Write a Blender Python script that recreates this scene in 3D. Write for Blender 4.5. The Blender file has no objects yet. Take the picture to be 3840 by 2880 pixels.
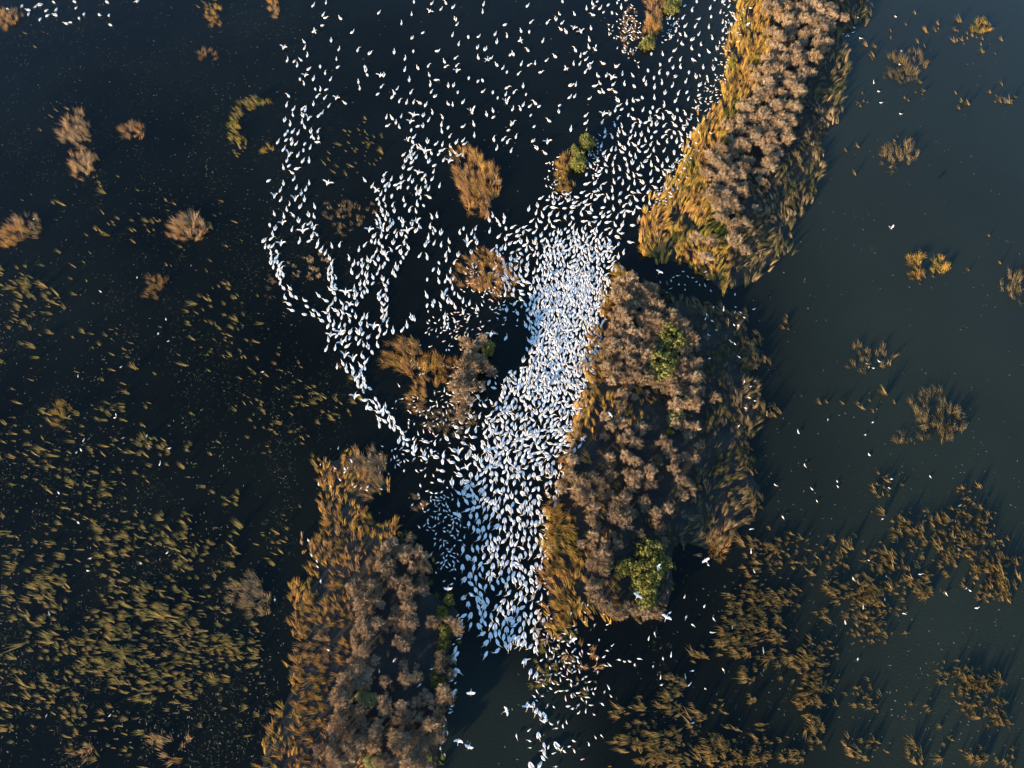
import bpy, math
import numpy as np

# ------------------------------------------------------------------ camera, sky, sun, exposure
scene = bpy.context.scene
F_PX, TILT, CAM_H = 2600.0, math.radians(23.0), 100.0          # drone 100 m above a marsh, looking steeply down
cam_data = bpy.data.cameras.new('camera')
cam_data.sensor_width = 36.0
cam_data.lens = F_PX / 3840.0 * 36.0
cam_data.clip_end = 5000.0
cam = bpy.data.objects.new('camera', cam_data)
scene.collection.objects.link(cam)
cam.location = (0, 0, CAM_H)
cam.rotation_euler = (TILT, 0, 0)
scene.camera = cam

SUN_EL, SUN_AZ = math.radians(9.3), math.radians(225.0)      # low sun; azimuth counter-clockwise from +X
world = bpy.data.worlds.new('World'); scene.world = world; world.use_nodes = True
wn = world.node_tree.nodes; wl = world.node_tree.links
sky = wn.new('ShaderNodeTexSky'); sky.sky_type = 'NISHITA'; sky.sun_disc = False
sky.sun_elevation = SUN_EL; sky.sun_rotation = math.radians(90.0) - SUN_AZ
sky.air_density = 1.0; sky.dust_density = 0.2; sky.ozone_density = 3.0
wn['Background'].inputs['Strength'].default_value = 0.15
wl.new(sky.outputs['Color'], wn['Background'].inputs['Color'])

sun_data = bpy.data.lights.new('sun', 'SUN')
sun_data.energy = 5.0; sun_data.angle = math.radians(0.6); sun_data.color = (1.0, 0.74, 0.46)
sun = bpy.data.objects.new('sun', sun_data); scene.collection.objects.link(sun)
_sd = np.array([math.cos(SUN_EL) * math.cos(SUN_AZ), math.cos(SUN_EL) * math.sin(SUN_AZ), math.sin(SUN_EL)])
from mathutils import Vector
sun.rotation_euler = Vector(_sd).to_track_quat('Z', 'Y').to_euler()
sun.location = (-60, -60, 60)

scene.view_settings.view_transform = 'Standard'
scene.view_settings.look = 'None'
scene.view_settings.gamma = 1.0
scene.view_settings.use_curve_mapping = False
scene.view_settings.exposure = 1.6
scene.render.engine = 'CYCLES'
scene.cycles.max_bounces = 4
scene.cycles.diffuse_bounces = 1
scene.cycles.glossy_bounces = 2
scene.cycles.transmission_bounces = 2
scene.cycles.use_denoising = True

# ------------------------------------------------------------------ helpers
RNG = np.random.default_rng(11)
U2P = 3840.0 / 2212.0


def at(u, v, z=0.0):
    """Ground point under a point (u, v) of the photograph seen 2212 wide; z is the height of the thing seen there."""
    a = (np.asarray(u, float) * U2P - 1920.0) / F_PX
    b = -(np.asarray(v, float) * U2P - 1440.0) / F_PX
    y = b * math.cos(TILT) + math.sin(TILT)
    zz = b * math.sin(TILT) - math.cos(TILT)
    t = -(CAM_H - z) / zz
    return np.stack([a * t, y * t], -1)


def to_uv(p):
    x, y = p[..., 0], p[..., 1]
    c, s = math.cos(TILT), math.sin(TILT)
    yy = y * c - CAM_H * s
    d = y * s + CAM_H * c
    return np.stack([(x / d * F_PX + 1920) / U2P, (1440 - yy / d * F_PX) / U2P], -1)


def crop(i, j, pts):
    p = np.array([q[:2] for q in pts], float)
    return np.stack([(960 * i + p[:, 0] / 2.304) / U2P, (720 * j + p[:, 1] / 2.304) / U2P], -1)


def inside(poly, pts):
    x, y = pts[:, 0], pts[:, 1]
    n = len(poly); r = np.zeros(len(pts), bool)
    j = n - 1
    for i in range(n):
        xi, yi = poly[i]; xj, yj = poly[j]
        k = ((yi > y) != (yj > y)) & (x < (xj - xi) * (y - yi) / (yj - yi + 1e-12) + xi)
        r ^= k; j = i
    return r


def poly_dist(poly, pts):
    """Signed distance to a polygon, positive inside."""
    poly = np.asarray(poly, float); best = np.full(len(pts), 1e9)
    for i in range(len(poly)):
        a, b = poly[i], poly[(i + 1) % len(poly)]
        d = b - a
        t = np.clip(((pts - a) @ d) / (d @ d + 1e-12), 0, 1)
        q = a + t[:, None] * d
        best = np.minimum(best, np.hypot(*(pts - q).T))
    return np.where(inside(poly, pts), best, -best)


def sample_poly(poly, n, rng=RNG):
    poly = np.asarray(poly, float); lo, hi = poly.min(0), poly.max(0); out = np.zeros((0, 2))
    while len(out) < n:
        p = lo + rng.random((max(n, 50) * 3, 2)) * (hi - lo)
        out = np.vstack([out, p[inside(poly, p)]])
    return out[:n]


def area(poly):
    p = np.asarray(poly, float); q = np.roll(p, -1, 0)
    return abs(np.sum(p[:, 0] * q[:, 1] - q[:, 0] * p[:, 1])) / 2


_nk = np.random.default_rng(3)
_NZ = [(_nk.normal(size=2), _nk.random() * 6.28) for _ in range(10)]


def noise(p, scale):
    """Smooth field in about -1..1, features about `scale` metres wide."""
    s = 0
    for k, ph in _NZ:
        s = s + np.sin(p[:, 0] * k[0] * 2.2 / scale + p[:, 1] * k[1] * 2.2 / scale + ph)
    return s / 4.5


def mesh(name, V, F, mats, midx=None, smooth=False, attrs=None):
    me = bpy.data.meshes.new(name)
    V = np.ascontiguousarray(V, np.float32); F = np.ascontiguousarray(F, np.int32)
    me.vertices.add(len(V)); me.vertices.foreach_set('co', V.ravel())
    me.loops.add(F.size); me.loops.foreach_set('vertex_index', F.ravel())
    me.polygons.add(len(F))
    me.polygons.foreach_set('loop_start', np.arange(0, F.size, 3, dtype=np.int32))
    me.polygons.foreach_set('loop_total', np.full(len(F), 3, np.int32))
    for m in mats: me.materials.append(m)
    if midx is not None: me.polygons.foreach_set('material_index', np.ascontiguousarray(midx, np.int32))
    me.polygons.foreach_set('use_smooth', np.full(len(F), bool(smooth)))
    for k, a in (attrs or {}).items():
        at_ = me.attributes.new(k, 'FLOAT', 'POINT')
        at_.data.foreach_set('value', np.ascontiguousarray(a, np.float32))
    me.update(); me.validate()
    return me


COL = scene.collection


def link(name, data, parent=None, loc=None, rotz=0.0, scale=None):
    o = bpy.data.objects.new(name, data); COL.objects.link(o)
    if loc is not None: o.location = loc
    if rotz: o.rotation_euler = (0, 0, rotz)
    if scale is not None: o.scale = scale if hasattr(scale, '__len__') else (scale,) * 3
    if parent is not None: o.parent = parent
    return o


def tag(o, label=None, cat=None, group=None, kind=None):
    if label: o['label'] = label
    if cat: o['category'] = cat
    if group: o['group'] = group
    if kind: o['kind'] = kind
    return o


def merge(parts):
    """parts: list of (V, F, midx) -> one (V, F, midx)."""
    Vs, Fs, Ms, n = [], [], [], 0
    for V, F, M in parts:
        Vs.append(V); Fs.append(F + n); n += len(V)
        Ms.append(np.full(len(F), M) if np.isscalar(M) else M)
    return np.vstack(Vs), np.vstack(Fs), np.concatenate(Ms)


def scatter(tmpl, loc, rot, scl):
    """Copies of a template (V, F, midx[, attrs]) at many places as one array set."""
    V, F = tmpl[0], tmpl[1]; n = len(loc)
    c, s = np.cos(rot)[:, None], np.sin(rot)[:, None]; k = np.asarray(scl)[:, None]
    X = (V[None, :, 0] * c - V[None, :, 1] * s) * k + loc[:, 0:1]
    Y = (V[None, :, 0] * s + V[None, :, 1] * c) * k + loc[:, 1:2]
    Z = V[None, :, 2] * k + loc[:, 2:3]
    VV = np.stack([X, Y, Z], -1).reshape(-1, 3)
    FF = (F[None] + (np.arange(n) * len(V))[:, None, None]).reshape(-1, 3)
    return VV, FF


def loft(path, hw, hh, sides=8, up=(0, 0, 1)):
    """Tube through path points with elliptic rings, ends closed to a point."""
    path = np.asarray(path, float); n = len(path)
    T = np.gradient(path, axis=0); T /= np.linalg.norm(T, axis=1)[:, None] + 1e-9
    up = np.asarray(up, float); S = np.cross(T, up)
    S[np.linalg.norm(S, axis=1) < 1e-3] = (1, 0, 0)
    S /= np.linalg.norm(S, axis=1)[:, None]; W = np.cross(S, T)
    a = np.arange(sides) * 2 * math.pi / sides
    V = (path[:, None] + S[:, None] * (np.cos(a)[None, :, None] * np.asarray(hw)[:, None, None])
         + W[:, None] * (np.sin(a)[None, :, None] * np.asarray(hh)[:, None, None])).reshape(-1, 3)
    F = []
    for i in range(n - 1):
        for j in range(sides):
            p, q = i * sides + j, i * sides + (j + 1) % sides
            F += [(p, q, q + sides), (p, q + sides, p + sides)]
    m = len(V); V = np.vstack([V, path[:1], path[-1:]])
    for j in range(sides):
        F.append((m, (j + 1) % sides, j)); b = (n - 1) * sides
        F.append((m + 1, b + j, b + (j + 1) % sides))
    return V, np.array(F)


def blades(base, ang, lean, bend, L, w, rng, segs=2, tint=None):
    """Curved tapering ribbons. Returns V, F, attrs."""
    n = len(base); ss = np.linspace(0, 1, segs + 1)
    hx, hy = np.cos(ang), np.sin(ang)
    phi = rng.random(n) * math.pi
    sx, sy = np.cos(phi), np.sin(phi)
    P = np.array(base, float); rings = []; al = []
    wprof = np.interp(ss, [0, .5, 1], [.7, 1, .12])
    for i, s in enumerate(ss):
        if i:
            sm = (ss[i] + ss[i - 1]) / 2; th = lean + bend * sm
            d = L * (ss[i] - ss[i - 1])
            P = P + np.stack([np.sin(th) * hx * d, np.sin(th) * hy * d, np.cos(th) * d], -1)
        o = np.stack([sx, sy, np.zeros(n)], -1) * (w * wprof[i] / 2)[:, None]
        rings += [P - o, P + o]; al += [s, s]
    k = 2 * (segs + 1)
    V = np.stack(rings, 1).reshape(-1, 3)
    f = []
    for i in range(segs):
        a = 2 * i; f += [(a, a + 1, a + 3), (a, a + 3, a + 2)]
    F = (np.array(f)[None] + (np.arange(n) * k)[:, None, None]).reshape(-1, 3)
    at_ = {'along': np.tile(np.array(al), n), 'tint': np.repeat(tint if tint is not None else rng.random(n), k)}
    return V, F, at_


# ------------------------------------------------------------------ materials
def new_mat(name):
    m = bpy.data.materials.new(name); m.use_nodes = True
    nt = m.node_tree; b = nt.nodes['Principled BSDF']
    return m, nt, b


def simple_mat(name, col, rough=0.7, spec=0.3, var=0.0, scale=20.0):
    m, nt, b = new_mat(name)
    b.inputs['Roughness'].default_value = rough
    b.inputs['Specular IOR Level'].default_value = spec
    if var:
        n = nt.nodes.new('ShaderNodeTexNoise'); n.inputs['Scale'].default_value = scale
        r = nt.nodes.new('ShaderNodeValToRGB')
        r.color_ramp.elements[0].color = (*[c * (1 - var) for c in col], 1)
        r.color_ramp.elements[1].color = (*[min(1, c * (1 + var)) for c in col], 1)
        r.color_ramp.elements[0].position = .3; r.color_ramp.elements[1].position = .7
        g = nt.nodes.new('ShaderNodeTexCoord')
        nt.links.new(g.outputs['Object'], n.inputs['Vector'])
        nt.links.new(n.outputs['Fac'], r.inputs['Fac']); nt.links.new(r.outputs['Color'], b.inputs['Base Color'])
    else:
        b.inputs['Base Color'].default_value = (*col, 1)
    return m


def plant_mat(name, stops, tip=None, tip_amt=0.0, transl=0.25, obj_var=0.25):
    """Leaf colour from the per-blade 'tint' attribute; blade tips may be of another colour; each plant varies a little."""
    m, nt, b = new_mat(name); N, Lk = nt.nodes, nt.links
    a = N.new('ShaderNodeAttribute'); a.attribute_name = 'tint'
    r = N.new('ShaderNodeValToRGB'); e = r.color_ramp.elements
    while len(e) > 1: e.remove(e[-1])
    e[0].position = stops[0][0]; e[0].color = (*stops[0][1], 1)
    for p, c in stops[1:]:
        x = e.new(p); x.color = (*c, 1)
    Lk.new(a.outputs['Fac'], r.inputs['Fac']); col = r.outputs['Color']
    if tip:
        al = N.new('ShaderNodeAttribute'); al.attribute_name = 'along'
        mm = N.new('ShaderNodeMath'); mm.operation = 'MULTIPLY'; mm.inputs[1].default_value = tip_amt
        Lk.new(al.outputs['Fac'], mm.inputs[0])
        mx = N.new('ShaderNodeMix'); mx.data_type = 'RGBA'
        Lk.new(mm.outputs[0], mx.inputs[0]); Lk.new(col, mx.inputs[6]); mx.inputs[7].default_value = (*tip, 1)
        col = mx.outputs[2]
    oi = N.new('ShaderNodeObjectInfo'); mr = N.new('ShaderNodeMapRange')
    mr.inputs[3].default_value = 1 - obj_var; mr.inputs[4].default_value = 1 + obj_var
    Lk.new(oi.outputs['Random'], mr.inputs[0])
    hs = N.new('ShaderNodeHueSaturation'); Lk.new(mr.outputs[0], hs.inputs['Value']); Lk.new(col, hs.inputs['Color'])
    col = hs.outputs['Color']
    Lk.new(col, b.inputs['Base Color']); b.inputs['Roughness'].default_value = .75
    b.inputs['Specular IOR Level'].default_value = .2
    tr = N.new('ShaderNodeBsdfTranslucent'); Lk.new(col, tr.inputs['Color'])
    ms = N.new('ShaderNodeMixShader'); ms.inputs[0].default_value = transl
    out = N['Material Output']
    Lk.new(b.outputs[0], ms.inputs[1]); Lk.new(tr.outputs[0], ms.inputs[2]); Lk.new(ms.outputs[0], out.inputs['Surface'])
    return m


M = {}
# tint: 0 green .. .25 yellow green .. .5 gold .. .75 rust .. 1 dry tan
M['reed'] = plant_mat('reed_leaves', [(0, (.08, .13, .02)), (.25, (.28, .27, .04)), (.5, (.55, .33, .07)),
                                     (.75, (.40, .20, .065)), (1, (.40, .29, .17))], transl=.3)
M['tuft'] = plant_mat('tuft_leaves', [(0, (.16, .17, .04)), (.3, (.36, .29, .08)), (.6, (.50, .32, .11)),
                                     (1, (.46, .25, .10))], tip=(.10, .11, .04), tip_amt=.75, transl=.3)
M['dullreed'] = plant_mat('shaded_and_dull_reed_leaves', [(0, (.06, .075, .022)), (.35, (.14, .115, .05)), (.7, (.26, .18, .09)), (1, (.44, .31, .17))], transl=.2)  # darker reed copy: shade of the islands' east sides in its colour; also dim clumps
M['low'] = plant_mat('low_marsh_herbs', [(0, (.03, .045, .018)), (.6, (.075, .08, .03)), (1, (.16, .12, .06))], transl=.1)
M['twig'] = plant_mat('dry_shrub_sprays', [(0, (.22, .145, .085)), (.5, (.37, .26, .16)), (1, (.52, .39, .25))],
                      transl=.15, obj_var=.33)
M['leaf'] = plant_mat('green_bush_leaves', [(0, (.09, .10, .03)), (.5, (.185, .19, .05)), (1, (.33, .31, .085))],
                      transl=.3)
M['paleleaf'] = plant_mat('pale_bush_leaves', [(0, (.30, .30, .10)), (1, (.48, .46, .20))], transl=.25)
M['bark'] = simple_mat('shrub_bark', (.10, .07, .05), .9, .1, .3, 9)
M['white'] = simple_mat('white_plumage', (.80, .80, .78), .65, .25)
M['ivory'] = simple_mat('ivory_plumage', (.80, .75, .68), .65, .25)
M['pink'] = simple_mat('pink_plumage', (.78, .50, .50), .65, .25)
M['quill'] = simple_mat('dark_flight_feathers', (.06, .05, .045), .6, .3)
M['bill'] = simple_mat('orange_bill', (.60, .42, .20), .5, .4)
M['leg'] = simple_mat('dark_legs', (.05, .045, .04), .6, .3)
M['debris'] = plant_mat('floating_straw', [(0, (.12, .12, .10)), (1, (.28, .22, .13))], transl=0.0)

# mud
m, nt, b = new_mat('marsh_mud'); N, Lk = nt.nodes, nt.links
g = N.new('ShaderNodeTexCoord'); n1 = N.new('ShaderNodeTexNoise'); n1.inputs['Scale'].default_value = .35
n1.inputs['Detail'].default_value = 8
r = N.new('ShaderNodeValToRGB')
r.color_ramp.elements[0].color = (.008, .008, .007, 1); r.color_ramp.elements[1].color = (.026, .023, .016, 1)
r.color_ramp.elements[0].position = .35; r.color_ramp.elements[1].position = .7
Lk.new(g.outputs['Object'], n1.inputs['Vector']); Lk.new(n1.outputs['Fac'], r.inputs['Fac'])
Lk.new(r.outputs['Color'], b.inputs['Base Color']); b.inputs['Roughness'].default_value = .85
bm_ = N.new('ShaderNodeBump'); bm_.inputs['Strength'].default_value = .6; bm_.inputs['Distance'].default_value = .15
n2 = N.new('ShaderNodeTexNoise'); n2.inputs['Scale'].default_value = 2.5; n2.inputs['Detail'].default_value = 6
Lk.new(g.outputs['Object'], n2.inputs['Vector']); Lk.new(n2.outputs['Fac'], bm_.inputs['Height']); Lk.new(bm_.outputs[0], b.inputs['Normal'])
M['mud'] = m

# water: silt in the water gives it its own dull olive colour, the surface mirrors the sky
m, nt, b = new_mat('marsh_water'); N, Lk = nt.nodes, nt.links
g = N.new('ShaderNodeTexCoord')
n1 = N.new('ShaderNodeTexNoise'); n1.inputs['Scale'].default_value = .03; n1.inputs['Detail'].default_value = 7; n1.inputs['Roughness'].default_value = .62
Lk.new(g.outputs['Object'], n1.inputs['Vector'])
sx = N.new('ShaderNodeSeparateXYZ'); Lk.new(g.outputs['Object'], sx.inputs[0])
mr = N.new('ShaderNodeMapRange'); mr.interpolation_type = 'SMOOTHSTEP'
mr.inputs[1].default_value = 22; mr.inputs[2].default_value = 62          # the open eastern lagoon carries more silt
Lk.new(sx.outputs['X'], mr.inputs[0])
CH = at(1075, 1600)                                                       # murky channel mouth, base colour also lightened against the island's shade
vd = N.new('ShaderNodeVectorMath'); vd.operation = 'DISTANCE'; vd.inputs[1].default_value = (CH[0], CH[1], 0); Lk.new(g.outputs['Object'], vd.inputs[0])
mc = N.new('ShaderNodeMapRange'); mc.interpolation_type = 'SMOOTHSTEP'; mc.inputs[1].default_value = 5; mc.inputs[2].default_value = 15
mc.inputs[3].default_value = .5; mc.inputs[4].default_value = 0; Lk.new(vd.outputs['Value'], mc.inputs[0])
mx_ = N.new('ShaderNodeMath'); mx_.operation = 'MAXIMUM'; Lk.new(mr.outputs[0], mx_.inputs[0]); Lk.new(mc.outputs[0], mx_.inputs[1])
ad = N.new('ShaderNodeMath'); ad.operation = 'MULTIPLY_ADD'; ad.inputs[1].default_value = .72
Lk.new(mx_.outputs[0], ad.inputs[0])
mn = N.new('ShaderNodeMapRange'); mn.inputs[1].default_value = .3; mn.inputs[2].default_value = .7
mn.inputs[3].default_value = 0; mn.inputs[4].default_value = .26
Lk.new(n1.outputs['Fac'], mn.inputs[0]); Lk.new(mn.outputs[0], ad.inputs[2])
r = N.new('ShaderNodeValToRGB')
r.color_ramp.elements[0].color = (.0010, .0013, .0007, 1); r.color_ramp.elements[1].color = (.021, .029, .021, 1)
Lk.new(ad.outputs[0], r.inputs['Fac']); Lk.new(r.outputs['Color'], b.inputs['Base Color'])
b.inputs['Roughness'].default_value = .06; b.inputs['IOR'].default_value = 1.333; b.inputs['Specular IOR Level'].default_value = .38
mp = N.new('ShaderNodeMapping'); mp.inputs['Rotation'].default_value = (0, 0, .5); mp.inputs['Scale'].default_value = (1, 2.2, 1)
Lk.new(g.outputs['Object'], mp.inputs[0])
n2 = N.new('ShaderNodeTexNoise'); n2.inputs['Scale'].default_value = 1.6; n2.inputs['Detail'].default_value = 4
Lk.new(mp.outputs[0], n2.inputs['Vector'])
bp = N.new('ShaderNodeBump'); bp.inputs['Strength'].default_value = .5; bp.inputs['Distance'].default_value = .06
Lk.new(n2.outputs['Fac'], bp.inputs['Height']); Lk.new(bp.outputs[0], b.inputs['Normal'])
M['water'] = m

# ------------------------------------------------------------------ water and island ground
WV = np.array([(-2500, -2500, 0), (2500, -2500, 0), (2500, 2500, 0), (-2500, 2500, 0)], float)
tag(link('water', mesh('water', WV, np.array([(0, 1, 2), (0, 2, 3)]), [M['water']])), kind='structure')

ISL = {
 'A': [(1596,-40),(1590,40),(1581,75),(1573,105),(1580,150),(1560,190),(1551,225),(1520,262),(1491,300),(1478,345),(1441,405),
       (1428,420),(1398,467),(1383,520),(1383,550),(1436,570),(1481,575),(1511,590),(1543,622),(1573,632),(1603,622),(1631,605),
       (1664,575),(1691,555),(1711,515),(1729,477),(1746,447),(1766,410),(1771,380),(1784,332),(1772,300),(1799,275),(1821,237),
       (1814,212),(1834,160),(1831,120),(1819,75),(1854,65),(1884,37),(1859,-40)],
 'B': [(1338,577),(1323,610),(1313,640),(1303,677),(1281,710),(1276,752),(1261,815),(1258,850),(1243,892),(1238,930),(1226,970),
       (1218,1000),(1206,1050),(1201,1080),(1175,1105),(1188,1145),(1183,1192),(1180,1242),(1178,1282),(1181,1315),(1188,1350),
       (1206,1385),(1226,1390),(1243,1377),(1243,1335),(1293,1325),(1331,1337),(1393,1337),(1431,1337),(1451,1310),(1458,1270),
       (1456,1220),(1466,1180),(1518,1190),(1560,1195),(1590,1150),(1643,1100),(1653,1055),(1631,1017),(1621,955),(1640,925),
       (1659,900),(1653,867),(1625,810),(1656,785),(1651,752),(1618,715),(1618,672),(1568,667),(1506,652),(1438,635),(1413,627),
       (1416,612),(1381,610),(1356,595)],
 'C': [(693,990),(760,978),(815,1005),(848,1037),(845,1062),(800,1075),(795,1110),(850,1130),(865,1150),(903,1190),(928,1207),
       (930,1265),(958,1285),(998,1317),(1000,1345),(990,1375),(978,1420),(980,1470),(978,1515),(963,1545),(960,1595),(953,1720),
       (540,1720),(558,1645),(568,1595),(583,1540),(620,1502),(635,1475),(610,1452),(650,1405),(645,1370),(635,1320),(625,1265),
       (670,1245),(673,1205),(665,1165),(700,1142),(690,1015)],
}
SHRUBZONE = {
 'A': [(1650,-20),(1800,-20),(1812,40),(1781,60),(1769,125),(1744,165),(1741,212),(1716,237),(1704,275),(1684,312),(1660,370),
       (1620,400),(1600,440),(1590,470),(1560,465),(1520,430),(1526,362),(1531,337),(1568,312),(1581,275),(1603,225),(1631,200),
       (1638,160),(1659,120),(1656,50)],
 'B': [(1350,600),(1416,620),(1468,690),(1512,745),(1516,830),(1555,850),(1550,885),(1511,900),(1495,950),(1506,1000),(1500,1065),
       (1453,1105),(1438,1190),(1458,1230),(1450,1320),(1390,1335),(1330,1330),(1262,1320),(1245,1290),(1255,1200),(1245,1120),
       (1225,1080),(1240,1000),(1275,900),(1300,830),(1300,740),(1320,680),(1330,640)],
 'C': [(815,1195),(865,1155),(903,1190),(928,1210),(930,1265),(958,1285),(998,1317),(1000,1345),(990,1375),(978,1420),(980,1470),
       (978,1515),(963,1545),(960,1595),(953,1720),(700,1720),(705,1600),(715,1540),(730,1480),(745,1430),(770,1400),(765,1300),
       (750,1260),(770,1230)],
}
ISLW = {k: at(*np.array(p, float).T) for k, p in ISL.items()}
SHRW = {k: at(*np.array(p, float).T) for k, p in SHRUBZONE.items()}
ground_h = {}
for k, P in ISLW.items():
    lo, hi = P.min(0) - 3, P.max(0) + 3; st = .8
    nx, ny = int((hi[0] - lo[0]) / st) + 2, int((hi[1] - lo[1]) / st) + 2
    X, Y = np.meshgrid(lo[0] + np.arange(nx) * st, lo[1] + np.arange(ny) * st)
    Q = np.stack([X.ravel(), Y.ravel()], -1); d = poly_dist(P, Q)
    z = np.clip(d - .6, -1.2, 1.6) * .16 + .05 * noise(Q, 2.0)
    z = np.where(d < -.2, -.25, z)
    idx = np.arange(nx * ny).reshape(ny, nx)
    a, b_, c, e = idx[:-1, :-1].ravel(), idx[:-1, 1:].ravel(), idx[1:, 1:].ravel(), idx[1:, :-1].ravel()
    keep = np.maximum.reduce([d[a], d[b_], d[c], d[e]]) > -.8
    F = np.vstack([np.stack([a, b_, c], -1)[keep], np.stack([a, c, e], -1)[keep]])
    tag(link('island_ground', mesh('island_ground', np.column_stack([Q, z]), F, [M['mud']], smooth=True)), kind='structure')

# ------------------------------------------------------------------ reed beds (uncountable: one mass each)
def reed_mass(locks, tint_fn, ang0, rng, per=14, L=(1.3, 2.2), spread=.11, lean=(.35, .8), bend=(.3, .9), swirl=.9, w=(.04, .075), zg=0.0):
    """Locks of reed leaves: each lock is a handful of blades that lean the same way."""
    n = len(locks)
    la = ang0 + swirl * noise(locks, 5.0) * 1.1 + rng.normal(0, .25, n)
    ll = rng.uniform(*lean, n); lt = tint_fn(locks); lL = rng.uniform(*L, n)
    i = np.repeat(np.arange(n), per); m = len(i)
    base = np.column_stack([locks[i] + rng.normal(0, spread, (m, 2)), np.full(m, zg)])
    return blades(base, la[i] + rng.normal(0, .2, m), ll[i] + rng.normal(0, .1, m), rng.uniform(*bend, m),
                  lL[i] * rng.uniform(.6, 1.1, m), rng.uniform(*w, m), rng, tint=np.clip(lt[i] + rng.normal(0, .07, m), 0, 1))


def reed_bed(island, side, dens, tint_fn, ang0, label, rng, sel, mat='reed', **kw):
    P = ISLW[island]; n = int(area(P) * dens)
    L = sample_poly(P, n, rng) + rng.normal(0, 1, (n, 2)) * rng.choice([.2, .9], (n, 1), p=[.7, .3]); uv = to_uv(L)
    ok = sel(uv, L) & (noise(L + 17, 1.5) > rng.normal(-.45, .3, n)) & ~(inside(SHRW[island], L) & (rng.random(n) > .2))
    V, F, A = reed_mass(L[ok], tint_fn, ang0, rng, **kw)
    o = link('reed_bed', mesh('reed_bed', V, F, [M[mat]], attrs=A))
    return tag(o, label, 'reeds', kind='stuff')


def centerline(k):
    P = np.array(SHRUBZONE[k], float); vs = np.linspace(P[:, 1].min(), P[:, 1].max(), 24); us = []
    for v in vs:
        t = np.column_stack([np.linspace(500, 1900, 700), np.full(700, v + .01)]); q = t[inside(P, t), 0]
        us.append(q.mean() if len(q) else np.nan)
    us = np.array(us); g_ = ~np.isnan(us)
    return lambda v: np.interp(v, vs[g_], us[g_])


rg = np.random.default_rng(21)
cA, cB, cC = centerline('A'), centerline('B'), centerline('C')


def tint_Aw(p):
    uv = to_uv(p); g_ = np.exp(-(((uv[:, 0] - 1560) / 45) ** 2 + ((uv[:, 1] - 490) / 45) ** 2))
    return np.clip(.55 + .13 * noise(p, 2.5) - .36 * g_ + .12 * rg.normal(size=len(p)), 0, 1)


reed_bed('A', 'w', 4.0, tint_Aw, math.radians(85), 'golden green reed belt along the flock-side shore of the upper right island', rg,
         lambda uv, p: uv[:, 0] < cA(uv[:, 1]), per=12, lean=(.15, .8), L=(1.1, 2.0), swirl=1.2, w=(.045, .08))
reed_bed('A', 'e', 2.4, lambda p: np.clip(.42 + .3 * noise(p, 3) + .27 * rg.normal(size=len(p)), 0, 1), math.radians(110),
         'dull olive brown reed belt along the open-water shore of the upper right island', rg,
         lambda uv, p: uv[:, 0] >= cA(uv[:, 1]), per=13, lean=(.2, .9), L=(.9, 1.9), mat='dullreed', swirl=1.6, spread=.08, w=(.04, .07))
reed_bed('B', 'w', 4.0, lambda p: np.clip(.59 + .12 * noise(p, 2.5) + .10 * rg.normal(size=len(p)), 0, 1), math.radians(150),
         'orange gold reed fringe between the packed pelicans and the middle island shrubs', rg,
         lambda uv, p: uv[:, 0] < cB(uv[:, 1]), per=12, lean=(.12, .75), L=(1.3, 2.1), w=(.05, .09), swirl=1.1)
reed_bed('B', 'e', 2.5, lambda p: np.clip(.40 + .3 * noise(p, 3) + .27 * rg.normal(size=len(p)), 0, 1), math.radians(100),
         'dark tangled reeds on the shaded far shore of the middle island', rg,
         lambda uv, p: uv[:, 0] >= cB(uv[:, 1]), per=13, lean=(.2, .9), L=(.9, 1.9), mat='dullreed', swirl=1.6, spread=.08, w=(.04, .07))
reed_bed('C', 'w', 2.9, lambda p: np.clip(.68 + .17 * noise(p, 3.0) + .12 * rg.normal(size=len(p)), .2, 1), math.radians(120),
         'rusty gold reeds along the marsh-side shore of the lower left island', rg,
         lambda uv, p: uv[:, 0] < cC(uv[:, 1]), per=12, lean=(.25, .9), L=(.9, 1.7), w=(.05, .085), swirl=1.3)
reed_bed('C', 'e', 1.6, lambda p: np.clip(.22 + .15 * noise(p, 3) + .1 * rg.normal(size=len(p)), 0, .8), math.radians(80),
         'low green grass among shrubs on the channel bank of the lower left island', rg,
         lambda uv, p: (uv[:, 0] >= cC(uv[:, 1])) & (poly_dist(ISLW['C'], p) < 3.2), per=14, L=(.7, 1.3), lean=(.2, .6))

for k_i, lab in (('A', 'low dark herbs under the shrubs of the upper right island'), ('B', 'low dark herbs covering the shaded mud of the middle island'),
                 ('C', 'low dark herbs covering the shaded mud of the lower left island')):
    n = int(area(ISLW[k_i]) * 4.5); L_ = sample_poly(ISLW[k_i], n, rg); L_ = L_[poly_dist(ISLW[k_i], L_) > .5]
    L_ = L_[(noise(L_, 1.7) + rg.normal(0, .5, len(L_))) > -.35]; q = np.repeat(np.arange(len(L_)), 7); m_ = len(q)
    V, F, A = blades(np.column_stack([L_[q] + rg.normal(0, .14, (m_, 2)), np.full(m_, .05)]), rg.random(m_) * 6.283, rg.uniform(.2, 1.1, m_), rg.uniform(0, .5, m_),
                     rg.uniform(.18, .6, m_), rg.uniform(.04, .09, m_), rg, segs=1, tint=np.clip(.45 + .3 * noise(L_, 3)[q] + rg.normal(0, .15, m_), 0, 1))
    tag(link('undergrowth', mesh('undergrowth', V, F, [M['low']], attrs=A)), lab, 'undergrowth', kind='stuff')

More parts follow.
